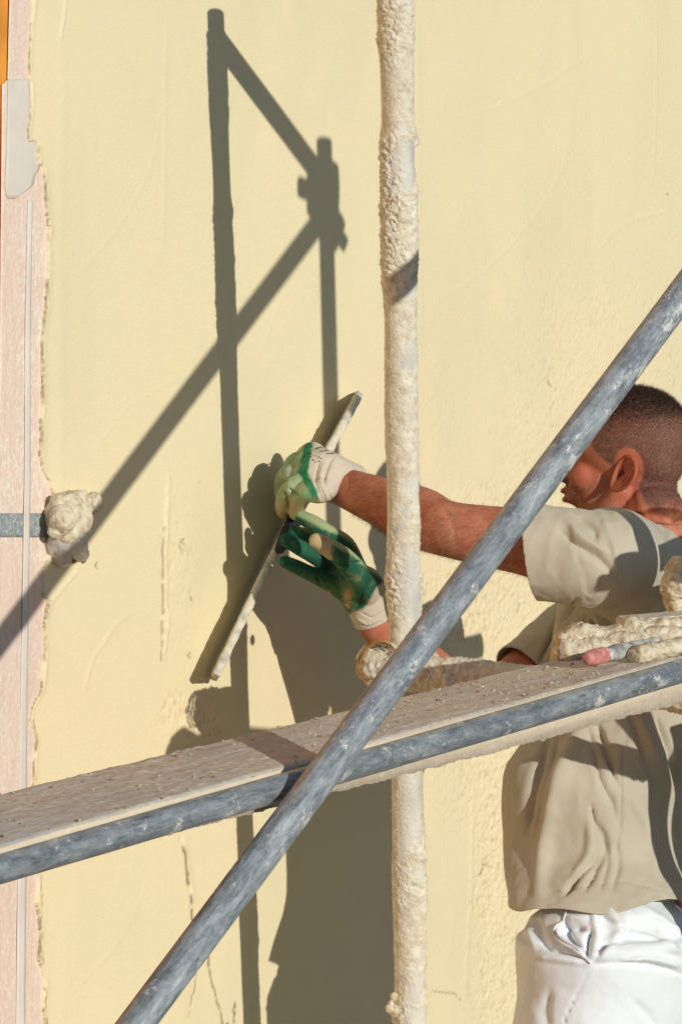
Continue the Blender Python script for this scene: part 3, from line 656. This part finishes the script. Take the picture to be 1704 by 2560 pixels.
def hand(bm, side, k=1.0):
    b = hand_bones(side); W_ = at(*b['W'])
    fr = [.0150, .0148, .0142, .0130]
    for i in range(4):
        K_ = at(*b['K'][i]); pts = [W_+(K_-W_)*.25, W_+(K_-W_)*.65, K_]+[at(*p) for p in b['F'][i]]
        f = fr[i]*k; sweep(bm, pts, [.021*k, .0195*k, .0165*k, f, f*.95, f*.82], 16, 4)
    T_ = [at(*p) for p in b['T']]; sweep(bm, [W_+(T_[0]-W_)*.3]+T_, [.022*k, .022*k, .019*k, .0165*k, .0135*k], 16, 4)
    ball(bm, at(*b['back']), (.033*k, .030*k, .038*k))
# ---- body, one continuous surface
bm = bmesh.new()
ell(bm, [(hip+Vector((0, 0, -.10)), .150, .100), (hip, .155, .105), (belly+Vector((0, 0, -.08)), .130, .092), (belly+Vector((0, 0, .05)), .140, .100), (mid_, .148, .100), (chest, .160, .104), (chest+Vector((0, 0, .08)), .150, .090), (neckb+Vector((0, 0, -.03)), .085, .075), (neckb+Vector((0, 0, .02)), .062, .062)])
sweep(bm, [neckb+Vector((0, 0, -.04)), neckb+Vector((0, .0, .03)), H(0, -.028, -.085), H(0, -.022, -.03)], [.064, .057, .056, .060], 28, 6)
for S_, E_, W_, sd in ((SHL, ELL, WRL, 'L'), (SHR, ELR, WRR, 'R')):
    inn = chest+Vector((0, 0, .05)); ua = (S_+E_)/2; fa_ = E_+(W_-E_)*.28
    bulge = Vector((0, 0, .004)) if sd == 'L' else Vector()
    sweep(bm, [inn+(S_-inn)*.35, S_, S_+(E_-S_)*.3, ua+bulge, E_, fa_, E_+(W_-E_)*.65, W_, at(*hand_bones(sd)['W'])], [.056, .056, .055, .054, .046, .050, .040, .031, .024], 28, 6)
    hand(bm, sd, .66)
for s_ in (-1, 1):
    h0 = hip+Vector((s_*.085, 0, -.06)); kn = hip+Vector((s_*.10, .05, -.47)); an = Vector((hip.x+s_*.11, -.70, feet_z+.09))
    sweep(bm, [h0, h0+(kn-h0)*.5, kn, kn+(an-kn)*.35, an, an+Vector((0, 0, -.03))], [.092, .082, .058, .060, .040, .040], 24, 6)
    sweep(bm, [an+Vector((0, -.03, -.045)), an+Vector((0, .06, -.055)), an+Vector((0, .16, -.065))], [.040, .038, .026], 18, 4)
# head
ball(bm, H(0, -.012, .022), (.0785, .101, .088), HM, 4); ball(bm, H(0, .030, .030), (.068, .062, .062), HM, 4)
ball(bm, H(0, .040, -.035), (.058, .060, .072), HM, 4); ball(bm, H(0, -.045, .0), (.068, .058, .070), HM, 4)
sweep(bm, [H(-.058, .002, -.055), H(-.052, .030, -.082), H(-.030, .066, -.100), H(0, .082, -.106), H(.030, .066, -.100), H(.052, .030, -.082), H(.058, .002, -.055)], [.018, .018, .018, .020, .018, .018, .018], 16, 5)
ball(bm, H(0, .060, -.085), (.036, .030, .026), HM); ball(bm, H(0, .092, -.106), (.015, .012, .013), HM)
ball(bm, H(-.038, .066, -.030), (.024, .026, .026), HM); ball(bm, H(.038, .066, -.030), (.024, .026, .026), HM)
sweep(bm, [H(0, .090, .030), H(0, .104, .008), H(0, .117, -.018), H(0, .108, -.030)], [.009, .010, .014, .011], 14, 4)
ball(bm, H(-.013, .104, -.026), (.009, .012, .008), HM); ball(bm, H(.013, .104, -.026), (.009, .012, .008), HM)
ball(bm, H(0, .088, .040), (.042, .013, .012), HM); ball(bm, H(0, .088, -.058), (.026, .020, .022), HM)
ball(bm, H(0, .1035, -.052), (.020, .0085, .0065), HM); ball(bm, H(0, .1015, -.067), (.018, .009, .0070), HM)
for s_ in (-1, 1): ball(bm, H(s_*.031, .086, .012), (.012, .010, .011), HM)
body = fuse(bm, .0034, 5)
# ears joined into the body surface
bm = bmesh.new(); bm.from_mesh(body)
for s_ in (-1, 1):
    e0 = H(s_*.0790, -.008, -.022)
    # ear frame: u back-up long axis, v backwards, n outwards
    up_ = (HM @ Vector((0, -.55, .84))).normalized(); bk = (HM @ Vector((s_*.36, -.78, -.50))).normalized(); out_ = (HM @ Vector((s_, .1, 0))).normalized()
    nu, nv = 30, 34; g = []
    for i in range(nu):
        rr_ = i/(nu-1); row = []
        for j in range(nv):
            t = 2*math.pi*j/nv; cx_ = math.cos(t); sy_ = math.sin(t)
            wv2 = .0265*(1+.18*sy_)*(1 if cx_ > 0 else .74); hh = .0350*(1 if sy_ > 0 else .98)
            lobe = max(0, -sy_)**3
            p_u = hh*sy_*rr_; p_v = wv2*cx_*rr_+.004-.006*lobe*rr_
            rim = math.exp(-((rr_-.88)/.12)**2)*.0062*(1-.75*lobe)*(1 if cx_ > -.55 else .35)
            anti = math.exp(-((rr_-.60)/.11)**2)*.0036*(1 if cx_ > -.1 else .25)*(1-lobe)
            hole = -.0115*math.exp(-(((rr_*cx_)+.18)**2+(rr_*sy_+.12)**2)/.07)
            lift = .013*max(0, rr_*cx_+.25)+.002
            row.append(bm.verts.new(e0+up_*p_u+bk*p_v+out_*(rim+anti+hole+lift+.003*lobe)))
        g.append(row)
    back_ = []
    for j in range(nv): back_.append(bm.verts.new(g[-1][j].co-out_*.004-(g[-1][j].co-e0).normalized()*.0015))
    base_ = [bm.verts.new(e0+(v.co-e0)*.62-out_*.016) for v in back_]
    for i in range(1, nu-1):
        for j in range(nv): k = (j+1) % nv; bm.faces.new((g[i][j], g[i][k], g[i+1][k], g[i+1][j]))
    bm.faces.new([g[1][j] for j in range(nv)])
    for v in g[0]: bm.verts.remove(v)
    for j in range(nv): k = (j+1) % nv; bm.faces.new((g[-1][j], g[-1][k], back_[k], back_[j])); bm.faces.new((back_[j], back_[k], base_[k], base_[j]))
bm.to_mesh(body); bm.free()
folds(body, [([(880, 1185), (960, 1205), (1060, 1250), (1120, 1300)], 16, 1.3), ([(900, 1225), (1000, 1262), (1090, 1320)], 9, -1.1), ([(890, 1255), (980, 1310), (1060, 1360)], 14, 1.1), ([(1108, 1268), (1130, 1310), (1138, 1372)], 7, -1.2), ([(1150, 1300), (1250, 1330), (1390, 1345)], 22, 1.5), ([(1150, 1372), (1260, 1392), (1390, 1430)], 10, -1.2), ([(870, 1180), (872, 1215), (866, 1250)], 3, -1.6), ([(1610, 1300), (1600, 1260), (1590, 1225)], 12, 2.5), ([(1560, 1240), (1500, 1270), (1450, 1285)], 6, -2)])
V = vco(body); N = vno(body); Q = topx(V)
L3 = (V-np.array(HC))@np.array(HM)           # head-local
dh = np.linalg.norm(L3*[1, 1, .9], axis=1); onhead = sstep(-dh, -.20, -.15)
lx, ly, lz = L3.T
skin_back = np.zeros(len(V))
# hair line: in front of it (forehead, face) no hair
hl = np.where(lz > .052, .074, np.interp(lz, [-.10, -.070, -.045, -.012, .0, .020, .052], [-.055, -.035, -.022, .012, .030, .044, .060]))
ear_d = np.sqrt(((ly+.018)/.024)**2+((lz+.016)/.034)**2)
hair_m = sstep(hl-ly, -.004, .010)*onhead*sstep(lz+.096+.03*fbm(V, 60, 2), -.022, .045)*(1-sstep(-ear_d, -1.06, -.90)*(np.abs(lx) > .05))
topd = sstep(lz, .055, .092)
stub = np.clip(hair_m*(.86+.5*topd)+.42*onhead*sstep(-lz, .018, .05)*sstep(ly, .0, .02)*(1-sstep(ly, .10, .115)), 0, 1)
red = np.clip(.9*np.exp(-(((ly+.02)/.03)**2+((lz+.02)/.045)**2))*(np.abs(lx) > .055)*onhead+.45*onhead*np.exp(-(((ly-.06)/.04)**2+((lz+.02)/.035)**2))+.25*fbm(V, 8, 3)*(1-onhead), 0, 1)
bo = link('body', body, M_SKIN, man); attr(bo, 'stubble', stub); attr(bo, 'red', red)
# buzz cut: thousands of short bristles
nf = len(body.polygons); ctr = np.empty(nf*3, np.float32); body.polygons.foreach_get('center', ctr); ctr = ctr.reshape(-1, 3)
nr = np.empty(nf*3, np.float32); body.polygons.foreach_get('normal', nr); nr = nr.reshape(-1, 3)
vi = np.array([p.vertices[0] for p in body.polygons]); hm = hair_m[vi]; cand = np.where(hm > .25)[0]
rs = np.random.RandomState(5); HV = []; HF = []
back_dir = np.array(HM @ Vector((0, -.55, -.35)))
for rep in range(5):
    for f_ in cand:
        lz_ = (ctr[f_]-np.array(HC))@np.array(HM)[:, 2]; tp = min(1, max(0, (lz_-.035)/.05))
        if rs.rand() > hm[f_]*(.36+.64*tp): continue
        Lh = (.0024+.0080*tp)*rs.uniform(.7, 1.2); n_ = nr[f_]+back_dir*.9+rs.normal(0, .28, 3); n_ /= np.linalg.norm(n_)
        b_ = ctr[f_]+rs.normal(0, .0014, 3)-nr[f_]*.0006; s1 = np.cross(n_, rs.normal(0, 1, 3)); s1 /= np.linalg.norm(s1)+1e-9; s1 *= .00032
        k = len(HV); HV += [b_-s1, b_+s1, b_+n_*Lh]; HF.append((k, k+1, k+2))
from_np('hair', HV, HF, M_HAIR, man, False)
# fine arm hair
AV = []; AF = []; qc = topx(ctr); fa2 = (nr@CF < .15) & (qc[:, 0] > 880) & (qc[:, 0] < 1445) & (qc[:, 1] > 1150) & (qc[:, 1] < 1480) & (ctr[:, 1] < -.15) & (ctr[:, 1] > -.80)
ad = np.array((WRL-SHL).normalized())
for rep in range(1):
    for f_ in np.where(fa2)[0]:
        if rs.rand() > .55: continue
        n_ = nr[f_]*.45+ad*.7+np.array((0, 0, -.45))+rs.normal(0, .25, 3); n_ /= np.linalg.norm(n_); b_ = ctr[f_]+rs.normal(0, .001, 3)*(1-np.abs(nr[f_])); s1 = np.cross(n_, nr[f_]); s1 *= .00016/(np.linalg.norm(s1)+1e-9)
        k = len(AV); AV += [b_-s1, b_+s1, b_+n_*rs.uniform(.005, .011)]; AF.append((k, k+1, k+2))
from_np('arm_hair', AV, AF, M_HAIR, man, False)
for s_ in (-1, 1):
    bm = bmesh.new()
    for k in range(60):
        t = rs.rand(); p = H(s_*(.016+.030*t), .100-.012*t**2, .040+.006*math.sin(t*2.6)+rs.uniform(-.003, .003)); q_ = p+HM @ Vector((s_*.006, .002, .002)); n2 = HM @ Vector((0, .0, .0006))
        bm.faces.new([bm.verts.new(p-n2), bm.verts.new(p+n2), bm.verts.new(q_)])
    from_bm('eyebrow', bm, M_HAIR, man)
    bm = bmesh.new(); ball(bm, H(s_*.031, .0905, .012), (.0085, .0085, .0085), HM); from_bm('eye', bm, simple('eye_white', (.7, .68, .64), .2), man)
bm = bmesh.new(); ball(bm, H(0, .1075, -.0525), (.020, .0075, .0050), HM); ball(bm, H(0, .1055, -.0665), (.018, .008, .0058), HM); from_bm('lips', bm, M_LIP, man)

# ---- t-shirt
def opening(me, P_, n_, rad, zmax=None):
    "cut the closed cloth open along plane P,n within rad"
    bm = bmesh.new(); bm.from_mesh(me); P_ = Vector(P_); n_ = Vector(n_).normalized()
    inside = lambda c_: (c_-P_-n_*(c_-P_).dot(n_)).length < rad and -.012 < (c_-P_).dot(n_) < max(.05, min(rad, 9)*1.5)
    fs = [f for f in bm.faces if inside(f.calc_center_median())]; ge = set(fs)
    for f in fs: ge.update(f.edges); ge.update(f.verts)
    bmesh.ops.bisect_plane(bm, geom=list(ge), dist=1e-6, plane_co=P_, plane_no=n_)
    bmesh.ops.delete(bm, geom=[f for f in bm.faces if inside(f.calc_center_median()) and (f.calc_center_median()-P_).dot(n_) > 0], context='FACES')
    bmesh.ops.delete(bm, geom=[v for v in bm.verts if not v.link_faces], context='VERTS')
    bm.to_mesh(me); bm.free()
bm = bmesh.new()
hem_z = at(1500, 2232, .64).z
bl = belly
ell(bm, [(Vector((hip.x-.015, hip.y+.02, hem_z-.05)), .166, .118), (Vector((hip.x-.010, hip.y+.016, hem_z+.01)), .184, .138), (bl+Vector((-.010, .018, -.06)), .184, .146), (bl+Vector((-.008, .018, .06)), .178, .142), (mid_+Vector((0, -.014, 0)), .176, .148), (chest, .192, .138), (chest+Vector((0, 0, .075)), .182, .118), (neckb+Vector((0, 0, -.035)), .105, .088), (neckb+Vector((0, 0, .004)), .074, .072)])
sweep(bm, [neckb+Vector((0, 0, -.045)), neckb+Vector((0, 0, -.03))+(SHL-neckb)*.45, SHL+Vector((.03, 0, 0))], [.075, .080, .080], 28, 6)
SLV = at(1397, 1416, .585)
dirL = (ELL-SHL).normalized()
sweep(bm, [chest+Vector((-.03, .0, .055)), SHL+Vector((.06, 0, -.008)), SHL+Vector((0, 0, -.004)), SHL+dirL*.06+Vector((0, 0, -.006)), SHL+dirL*.155+Vector((0, 0, -.012))], [.085, .082, .078, .077, .081], 32, 6)
dirR = (ELR-SHR).normalized()
sweep(bm, [chest+Vector((.03, .0, .04)), SHR, SHR+dirR*.12, SHR+dirR*.24, SHR+dirR*.40], [.085, .078, .072, .064, .056], 28, 6)
sh = fuse(bm, .0042, 8)
cutn = (dirL*1.0+Vector((0, 0, .02))).normalized()
pL = SHL+dirL*.110
# opening plane is slanted so the lower lip trails back as in a raised arm
nL = (dirL+Vector((0, 0, -.30))).normalized(); opening(sh, pL, nL, .13)
opening(sh, SHR+dirR*.32, dirR, .11); opening(sh, neckb+Vector((0, 0, .022)), Vector((0, .30, 1)), .095)
hp = at(1500, 2237, .64); hn = -Vector(CU)
opening(sh, hp, hn, 9)
bm = bmesh.new(); bm.from_mesh(sh)
for v in bm.verts:
    q_ = (hp-v.co).dot(Vector(CU)); w_ = max(0, 1-(-q_)/.12)**2
    v.co.z += w_*(.006*math.sin(v.co.x*31+1)+.005*math.sin(v.co.y*43))
bm.to_mesh(sh); bm.free()
FS = [([(1427, 1290), (1462, 1303), (1484, 1325), (1488, 1352)], 9, -7), ([(1400, 1330), (1440, 1362), (1500, 1402), (1545, 1450)], 10, -7), ([(1420, 1310), (1455, 1345), (1520, 1385)], 10, 6),
 ([(1596, 1272), (1640, 1292), (1662, 1320), (1664, 1350)], 8, -6), ([(1520, 1276), (1560, 1300), (1580, 1340)], 12, 4), ([(1500, 1290), (1520, 1330), (1540, 1400)], 10, 4),
 ([(1404, 1310), (1447, 1410), (1472, 1520)], 2.2, -1.6), ([(1412, 1308), (1454, 1406), (1479, 1518)], 2.2, -1.4),
 ([(1440, 1500), (1400, 1560), (1350, 1650)], 9, -12), ([(1462, 1540), (1440, 1600), (1425, 1680)], 8, -10), ([(1470, 1545), (1500, 1600), (1560, 1650)], 8, -10), ([(1430, 1530), (1385, 1600), (1365, 1680)], 8, 8), ([(1480, 1550), (1470, 1610), (1480, 1680)], 8, -8), ([(1490, 1540), (1560, 1580), (1640, 1600)], 9, -8),
 ([(1455, 1820), (1420, 1900), (1375, 2010), (1345, 2230)], 26, 13), ([(1370, 1830), (1350, 1920), (1330, 2000), (1320, 2080)], 14, -10), ([(1395, 1850), (1370, 1960), (1345, 2090)], 12, -7),
 ([(1490, 1810), (1515, 1880), (1545, 1965)], 9, -11), ([(1470, 1830), (1500, 1950), (1530, 2010), (1540, 2060)], 9, -6), ([(1560, 1850), (1552, 1950), (1548, 2080), (1530, 2150)], 4, -3),
 ([(1475, 2010), (1490, 2080), (1515, 2120)], 10, -7), ([(1410, 2238), (1445, 2190), (1480, 2155), (1500, 2120)], 8, -9), ([(1430, 2200), (1470, 2140), (1478, 2040)], 13, 7), ([(1495, 2060), (1515, 2110), (1490, 2170), (1462, 2225)], 9, -7), ([(1520, 2110), (1518, 2160), (1500, 2225)], 5, -4), ([(1540, 2100), (1545, 2160), (1530, 2225)], 7, -4),
 ([(1345, 2222), (1400, 2228), (1460, 2215), (1560, 2205), (1690, 2235)], 2.0, -1.4), ([(1600, 1800), (1640, 1900), (1680, 2020), (1700, 2150)], 16, 8), ([(1640, 1800), (1680, 1900), (1704, 1990)], 10, -9), ([(1570, 1780), (1600, 1860), (1640, 1990)], 9, -6), ([(1580, 2000), (1620, 2080), (1640, 2200)], 14, 4)]
folds(sh, FS)
V = vco(sh); N = vno(sh); setco(sh, V+N*(.010*(fbm(V*[1, 1, .55], 10, 3)-.5)+.0060*(1-np.abs(2*fbm(V*[1, 1, .45], 20, 3)-1)-.7))[:, None])
so_ = link('t_shirt', sh, M_SHIRT, man); md = so_.modifiers.new('t', 'SOLIDIFY'); md.thickness = .0022; md.offset = -1
# small dark print on the chest side
bm = bmesh.new()
# ---- trousers
bm = bmesh.new(); wz = hem_z+.055
ell(bm, [(hip+Vector((0, 0, -.13)), .195, .138), (hip+Vector((0, 0, -.05)), .198, .142), (Vector((hip.x, hip.y, hip.z+.03)), .198, .144), (Vector((hip.x, hip.y+.004, wz-.090)), .184, .132), (Vector((hip.x, hip.y+.006, wz-.060)), .164, .117), (Vector((hip.x, hip.y+.006, wz)), .150, .106)])
for s_ in (-1, 1):
    h0 = hip+Vector((s_*.095, 0, -.08)); kn = hip+Vector((s_*.105, .055, -.47)); an = Vector((hip.x+s_*.11, -.70, feet_z+.05))
    sweep(bm, [h0, h0+(kn-h0)*.5, kn, kn+(an-kn)*.5, an], [.118, .112, .090, .084, .078], 28, 6)
tr = fuse(bm, .0042, 8)
bm = bmesh.new(); bm.from_mesh(tr); bmesh.ops.delete(bm, geom=[v for v in bm.verts if v.co.z > wz-.004 or v.co.z < feet_z+.045], context='VERTS'); bm.to_mesh(tr); bm.free()
FT = [([(1475, 2408), (1400, 2398), (1340, 2392)], 7, 6), ([(1475, 2400), (1410, 2378), (1350, 2355)], 9, -7), ([(1478, 2402), (1540, 2375), (1640, 2370), (1700, 2378)], 14, 8), ([(1480, 2412), (1580, 2412), (1650, 2420), (1704, 2438)], 5, -10), ([(1480, 2404), (1530, 2355), (1570, 2345)], 7, -5), ([(1482, 2400), (1545, 2350), (1580, 2300), (1576, 2240)], 3, -3),
 ([(1465, 2390), (1470, 2345), (1480, 2330)], 7, -14), ([(1392, 2316), (1400, 2345), (1435, 2374), (1468, 2400)], 6, 9), ([(1412, 2300), (1416, 2335), (1450, 2365)], 7, -14), ([(1425, 2270), (1455, 2250), (1490, 2244)], 6, 7), ([(1500, 2250), (1530, 2290), (1545, 2330), (1520, 2370)], 16, 12), ([(1600, 2260), (1650, 2300), (1700, 2340)], 14, 8), ([(1560, 2400), (1630, 2398), (1700, 2416)], 9, 9), ([(1480, 2390), (1492, 2345), (1485, 2300), (1478, 2250)], 8, 6), ([(1400, 2320), (1450, 2322), (1460, 2318)], 9, -10), ([(1410, 2290), (1450, 2295), (1470, 2292)], 7, 5), ([(1420, 2265), (1450, 2258), (1468, 2262)], 5, -6),
 ([(1340, 2290), (1350, 2340), (1370, 2370)], 12, -6), ([(1300, 2290), (1320, 2330), (1335, 2370)], 8, 5), ([(1345, 2270), (1380, 2255), (1430, 2242)], 6, -5), ([(1440, 2480), (1420, 2530), (1405, 2570)], 1.6, -2), ([(1476, 2418), (1455, 2460), (1425, 2520), (1405, 2570)], 2, -2.2),
 ([(1560, 2330), (1620, 2345), (1690, 2380)], 8, 5), ([(1490, 2280), (1530, 2310), (1570, 2322)], 6, -4), ([(1580, 2500), (1620, 2540), (1640, 2570)], 12, -4), ([(1370, 2480), (1360, 2530), (1370, 2570)], 16, -5)]
folds(tr, FT, None, 2238)
V = vco(tr); N = vno(tr); setco(tr, V+N*sstep(topx(V)[:, 1], 2230, 2290)[:, None]*(.009*(fbm(V*[1, 1, .6], 12, 3)-.5)+.003*(fbm(V, 40, 3)-.5))[:, None])
to_ = link('trousers', tr, M_TROU, man); md = to_.modifiers.new('t', 'SOLIDIFY'); md.thickness = .002; md.offset = -1
V = vco(tr); qy = topx(V)[:, 1]; f_ = 1-.22*(1-sstep(qy, 2250, 2296)); V[:, 0] = hip.x+(V[:, 0]-hip.x)*f_; V[:, 1] = hip.y+(V[:, 1]-hip.y)*f_; setco(tr, V)
def on_surface(me_obj, x_, y_, lift=.001):
    Vv = vco(me_obj.data); Nn = vno(me_obj.data); Qq = topx(Vv); d_ = np.hypot(Qq[:, 0]-x_, Qq[:, 1]-y_)+np.where(Nn@CF > 0, 1e4, 0)+((Vv-CC)@CF)*12
    i = np.argmin(d_); r_ = ray(x_, y_); r_ = r_/np.linalg.norm(r_); k = ((Vv[i]-CC)@Nn[i])/(r_@Nn[i]); p = CC+r_*k
    if np.linalg.norm(p-Vv[i]) > .01: p = Vv[i]
    return Vector(p)+Vector(Nn[i])*lift
def piping(name, host, pts, r_, mat, lift=.001):
    bm = bmesh.new(); P_ = catmull([list(p) for p in pts], 4); sweep(bm, [on_surface(host, *p, lift=lift) for p in P_], [r_]*len(P_), 8, 1, False); return from_bm(name, bm, mat, man)
piping('pocket_trim', to_, [(1490, 2238), (1455, 2246), (1420, 2272), (1408, 2300), (1388, 2318), (1392, 2345), (1420, 2365), (1450, 2385), (1474, 2408)], .0019, M_TROU, .002)
# sole for standing: plain work boots
for s_ in (-1, 1):
    bm = bmesh.new(); an = Vector((hip.x+s_*.11, -.70, feet_z+.05)); sweep(bm, [an+Vector((0, -.05, -.01)), an+Vector((0, .03, -.008)), an+Vector((0, .13, -.018)), an+Vector((0, .19, -.022))], [.050, .050, .042, .030], 18, 4, True, (1.0, 1.0)); sweep(bm, [an+Vector((0, -.03, 0)), an+Vector((0, -.03, .08))], [.052, .052], 18, 2)
    me = fuse(bm, .004, 3); link('boot', me, simple('boot_leather', (.10, .07, .045), .6), man)
# ---- gloves
GREEN = np.array((.012, .150, .058)); DKG = np.array((.010, .060, .042)); PALE = np.array((.34, .44, .22)); CREAM = np.array((.62, .54, .42)); TAN = np.array((.46, .36, .20))
def glove(side):
    bm = bmesh.new(); hand(bm, side, 1.0); b = hand_bones(side); W_ = at(*b['W'])
    if side == 'L':
        sweep(bm, [at(800, 1186, .150), at(818, 1192, .158), at(842, 1201, .166), at(870, 1210, .175), at(888, 1216, .180)], [.0440, .0430, .0400, .0375, .0360], 30, 6, False if False else True)
    else: sweep(bm, [at(900, 1470, .218), at(915, 1500, .223), at(930, 1535, .229), at(938, 1556, .232)], [.040, .038, .036, .035], 30, 6)
    me = fuse(bm, .0020, 4)
    if side == 'L': opening(me, at(883, 1214, .178), at(888, 1216, .180)-at(842, 1201, .166)+Vector(CR)*.004, .07)
    else: opening(me, at(934, 1550, .231), at(938, 1556, .232)-at(915, 1500, .223), .07)
    V = vco(me); N = vno(me); Q = topx(V); fb = fbm(V, 45, 4)
    if side == 'L':
        folds(me, [([(800, 1150), (788, 1200), (805, 1250)], 3, -3), ([(812, 1150), (800, 1200), (822, 1255)], 3, 3.0), ([(826, 1150), (812, 1205), (836, 1258)], 3, -3.5), ([(842, 1140), (826, 1170), (816, 1215), (842, 1262)], 4, 2.5), ([(880, 1160), (858, 1200), (862, 1255)], 4, -1.8), ([(722, 1222), (735, 1232), (745, 1238)], 4, -5), ([(708, 1225), (718, 1250), (722, 1280)], 3, -4)])
        V = vco(me); u = (Q[:, 0]-762)*.90+(Q[:, 1]-1180)*-.12+np.abs(Q[:, 1]-1180)*-.28   # across-the-hand coordinate
        cuff = sstep(u+10*(fb-.5), 4, 9); band = sstep(u+26*(fb-.5), -16, -8)*(1-cuff)
        low = sstep(Q[:, 1]+u*.5, 1215, 1240)*(1-cuff)
        col = PALE*.9+(.5-fb)[:, None]*.25; col = col*(1-low[:, None])+(GREEN*1.6+PALE*.35)*low[:, None]
        wht = sstep(fb, .50, .60)*(1-low); col = col*(1-.6*wht[:, None])+np.array((.50, .56, .46))*.6*wht[:, None]
        col = col*(1-band[:, None])+(GREEN*1.35)*band[:, None]; tip = sstep(Q[:, 1], 1235, 1270); col = col*(1-tip[:, None])+TAN*1.15*tip[:, None]; col = col*(1-cuff[:, None])+CREAM*cuff[:, None]
    else:
        folds(me, [([(905, 1480), (900, 1510), (880, 1530)], 4, -3), ([(815, 1400), (850, 1410), (900, 1405)], 4, -3), ([(800, 1415), (835, 1440), (880, 1445)], 3, -2.5), ([(790, 1440), (800, 1460), (795, 1485)], 4, -3), ([(870, 1460), (850, 1500), (845, 1525)], 4, -2), ([(890, 1545), (920, 1560), (955, 1545)], 4, 2), ([(900, 1530), (930, 1545), (960, 1528)], 3, -2)])
        V = vco(me); N = vno(me)
        cuff = sstep((Q[:, 0]-925)*.35+(Q[:, 1]-1500)*.9+14*(fb-.5)+sstep(Q[:, 0], 900, 960)*45, 8, 20)
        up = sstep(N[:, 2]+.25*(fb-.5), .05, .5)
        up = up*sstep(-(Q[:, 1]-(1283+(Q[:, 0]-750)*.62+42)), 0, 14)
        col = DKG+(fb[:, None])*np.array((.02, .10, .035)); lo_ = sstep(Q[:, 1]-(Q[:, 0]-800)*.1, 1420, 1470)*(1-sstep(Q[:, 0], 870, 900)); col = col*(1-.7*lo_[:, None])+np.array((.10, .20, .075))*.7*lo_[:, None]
        col = col*(1-up[:, None])+(PALE*1.0)*up[:, None]  # sunlit upper edge of the index finger painted in as paler green
        th_d, _ = poly_dist(Q, [(782, 1348), (805, 1360), (835, 1375)]); th_m = sstep(-th_d, -27, -20)*sstep(-(V-CC)@CF, -1e9, 0); T_ = [np.array(at(*p)) for p in b['T'][2:]]
        td = np.min([np.linalg.norm(V-(T_[0]+(T_[1]-T_[0])*k), axis=1) for k in np.linspace(0, 1.1, 8)], axis=0); th_m = sstep(-td, -.0205, -.0185)
        thc = TAN*1.0+(fb-.5)[:, None]*.5*np.array((1, .9, .7)); thb = th_m*sstep(-(Q[:, 0]-838+40*(fb-.5)), -4, 6); col = col*(1-thb[:, None])+np.clip(thc, .05, 1)*thb[:, None]
        sp = sstep(fb, .60, .66)*sstep(Q[:, 1], 1430, 1480); sp = np.maximum(sp, np.exp(-(((Q[:, 0]-868)/14)**2+((Q[:, 1]-1490)/22)**2)*1.5)); col = col*(1-sp[:, None])+np.array((.50, .32, .15))*sp[:, None]
        col = col*(1-cuff[:, None])+(CREAM*.95)*cuff[:, None]
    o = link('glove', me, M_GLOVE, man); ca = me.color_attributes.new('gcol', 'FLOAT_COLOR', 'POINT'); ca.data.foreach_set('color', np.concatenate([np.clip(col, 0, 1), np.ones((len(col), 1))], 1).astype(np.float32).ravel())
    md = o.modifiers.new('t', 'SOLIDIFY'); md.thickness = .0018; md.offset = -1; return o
gl = glove('L'); gr_ = glove('R')
# worn print on the glove cuff (rows of illegible strokes in the photograph)
bm = bmesh.new(); rs = np.random.RandomState(4)
for (ax_, ay_, bx_, by_, n_, hh_) in [(768, 1140, 800, 1158, 5, 7), (775, 1134, 806, 1150, 5, 6), (790, 1122, 818, 1119, 7, 4), (798, 1131, 820, 1126, 5, 3.5), (816, 1136, 842, 1133, 6, 3)]:
    for k in range(n_):
        t = (k+.5)/n_; x_ = ax_+(bx_-ax_)*t; y_ = ay_+(by_-ay_)*t; pts = [(x_+rs.uniform(-2, 2), y_+rs.uniform(-hh_, hh_)*.6) for _ in range(3)]
        sweep(bm, [on_surface(gl, *p, lift=.0016) for p in pts], [.00055]*3, 6, 3, False)
from_bm('cuff_print', bm, M_INK, man)
# deck the plasterer stands on (below the frame)
dk = empty('scaffold_deck', 'lower scaffold deck board under the plasterer\'s boots', 'deck')
bm = bmesh.new(); box(bm, hip.x, -.62, feet_z-.025, 3.2, .30, .045, bev=.004); from_bm('board', bm, M_DECK, dk, False)
bm = bmesh.new(); box(bm, hip.x, -.93, feet_z-.025, 3.2, .28, .045, bev=.004); from_bm('board', bm, M_DECK, dk, False)
print('HIP', topx(hip)[0], 'CHEST', topx(chest)[0], 'belly', topx(belly)[0], 'feet_z', feet_z, 'arm', (SHL-ELL).length, (ELL-WRL).length, (SHR-ELR).length, (ELR-WRR).length, 'post', topx((POST.x, POST.y, 5))[0])
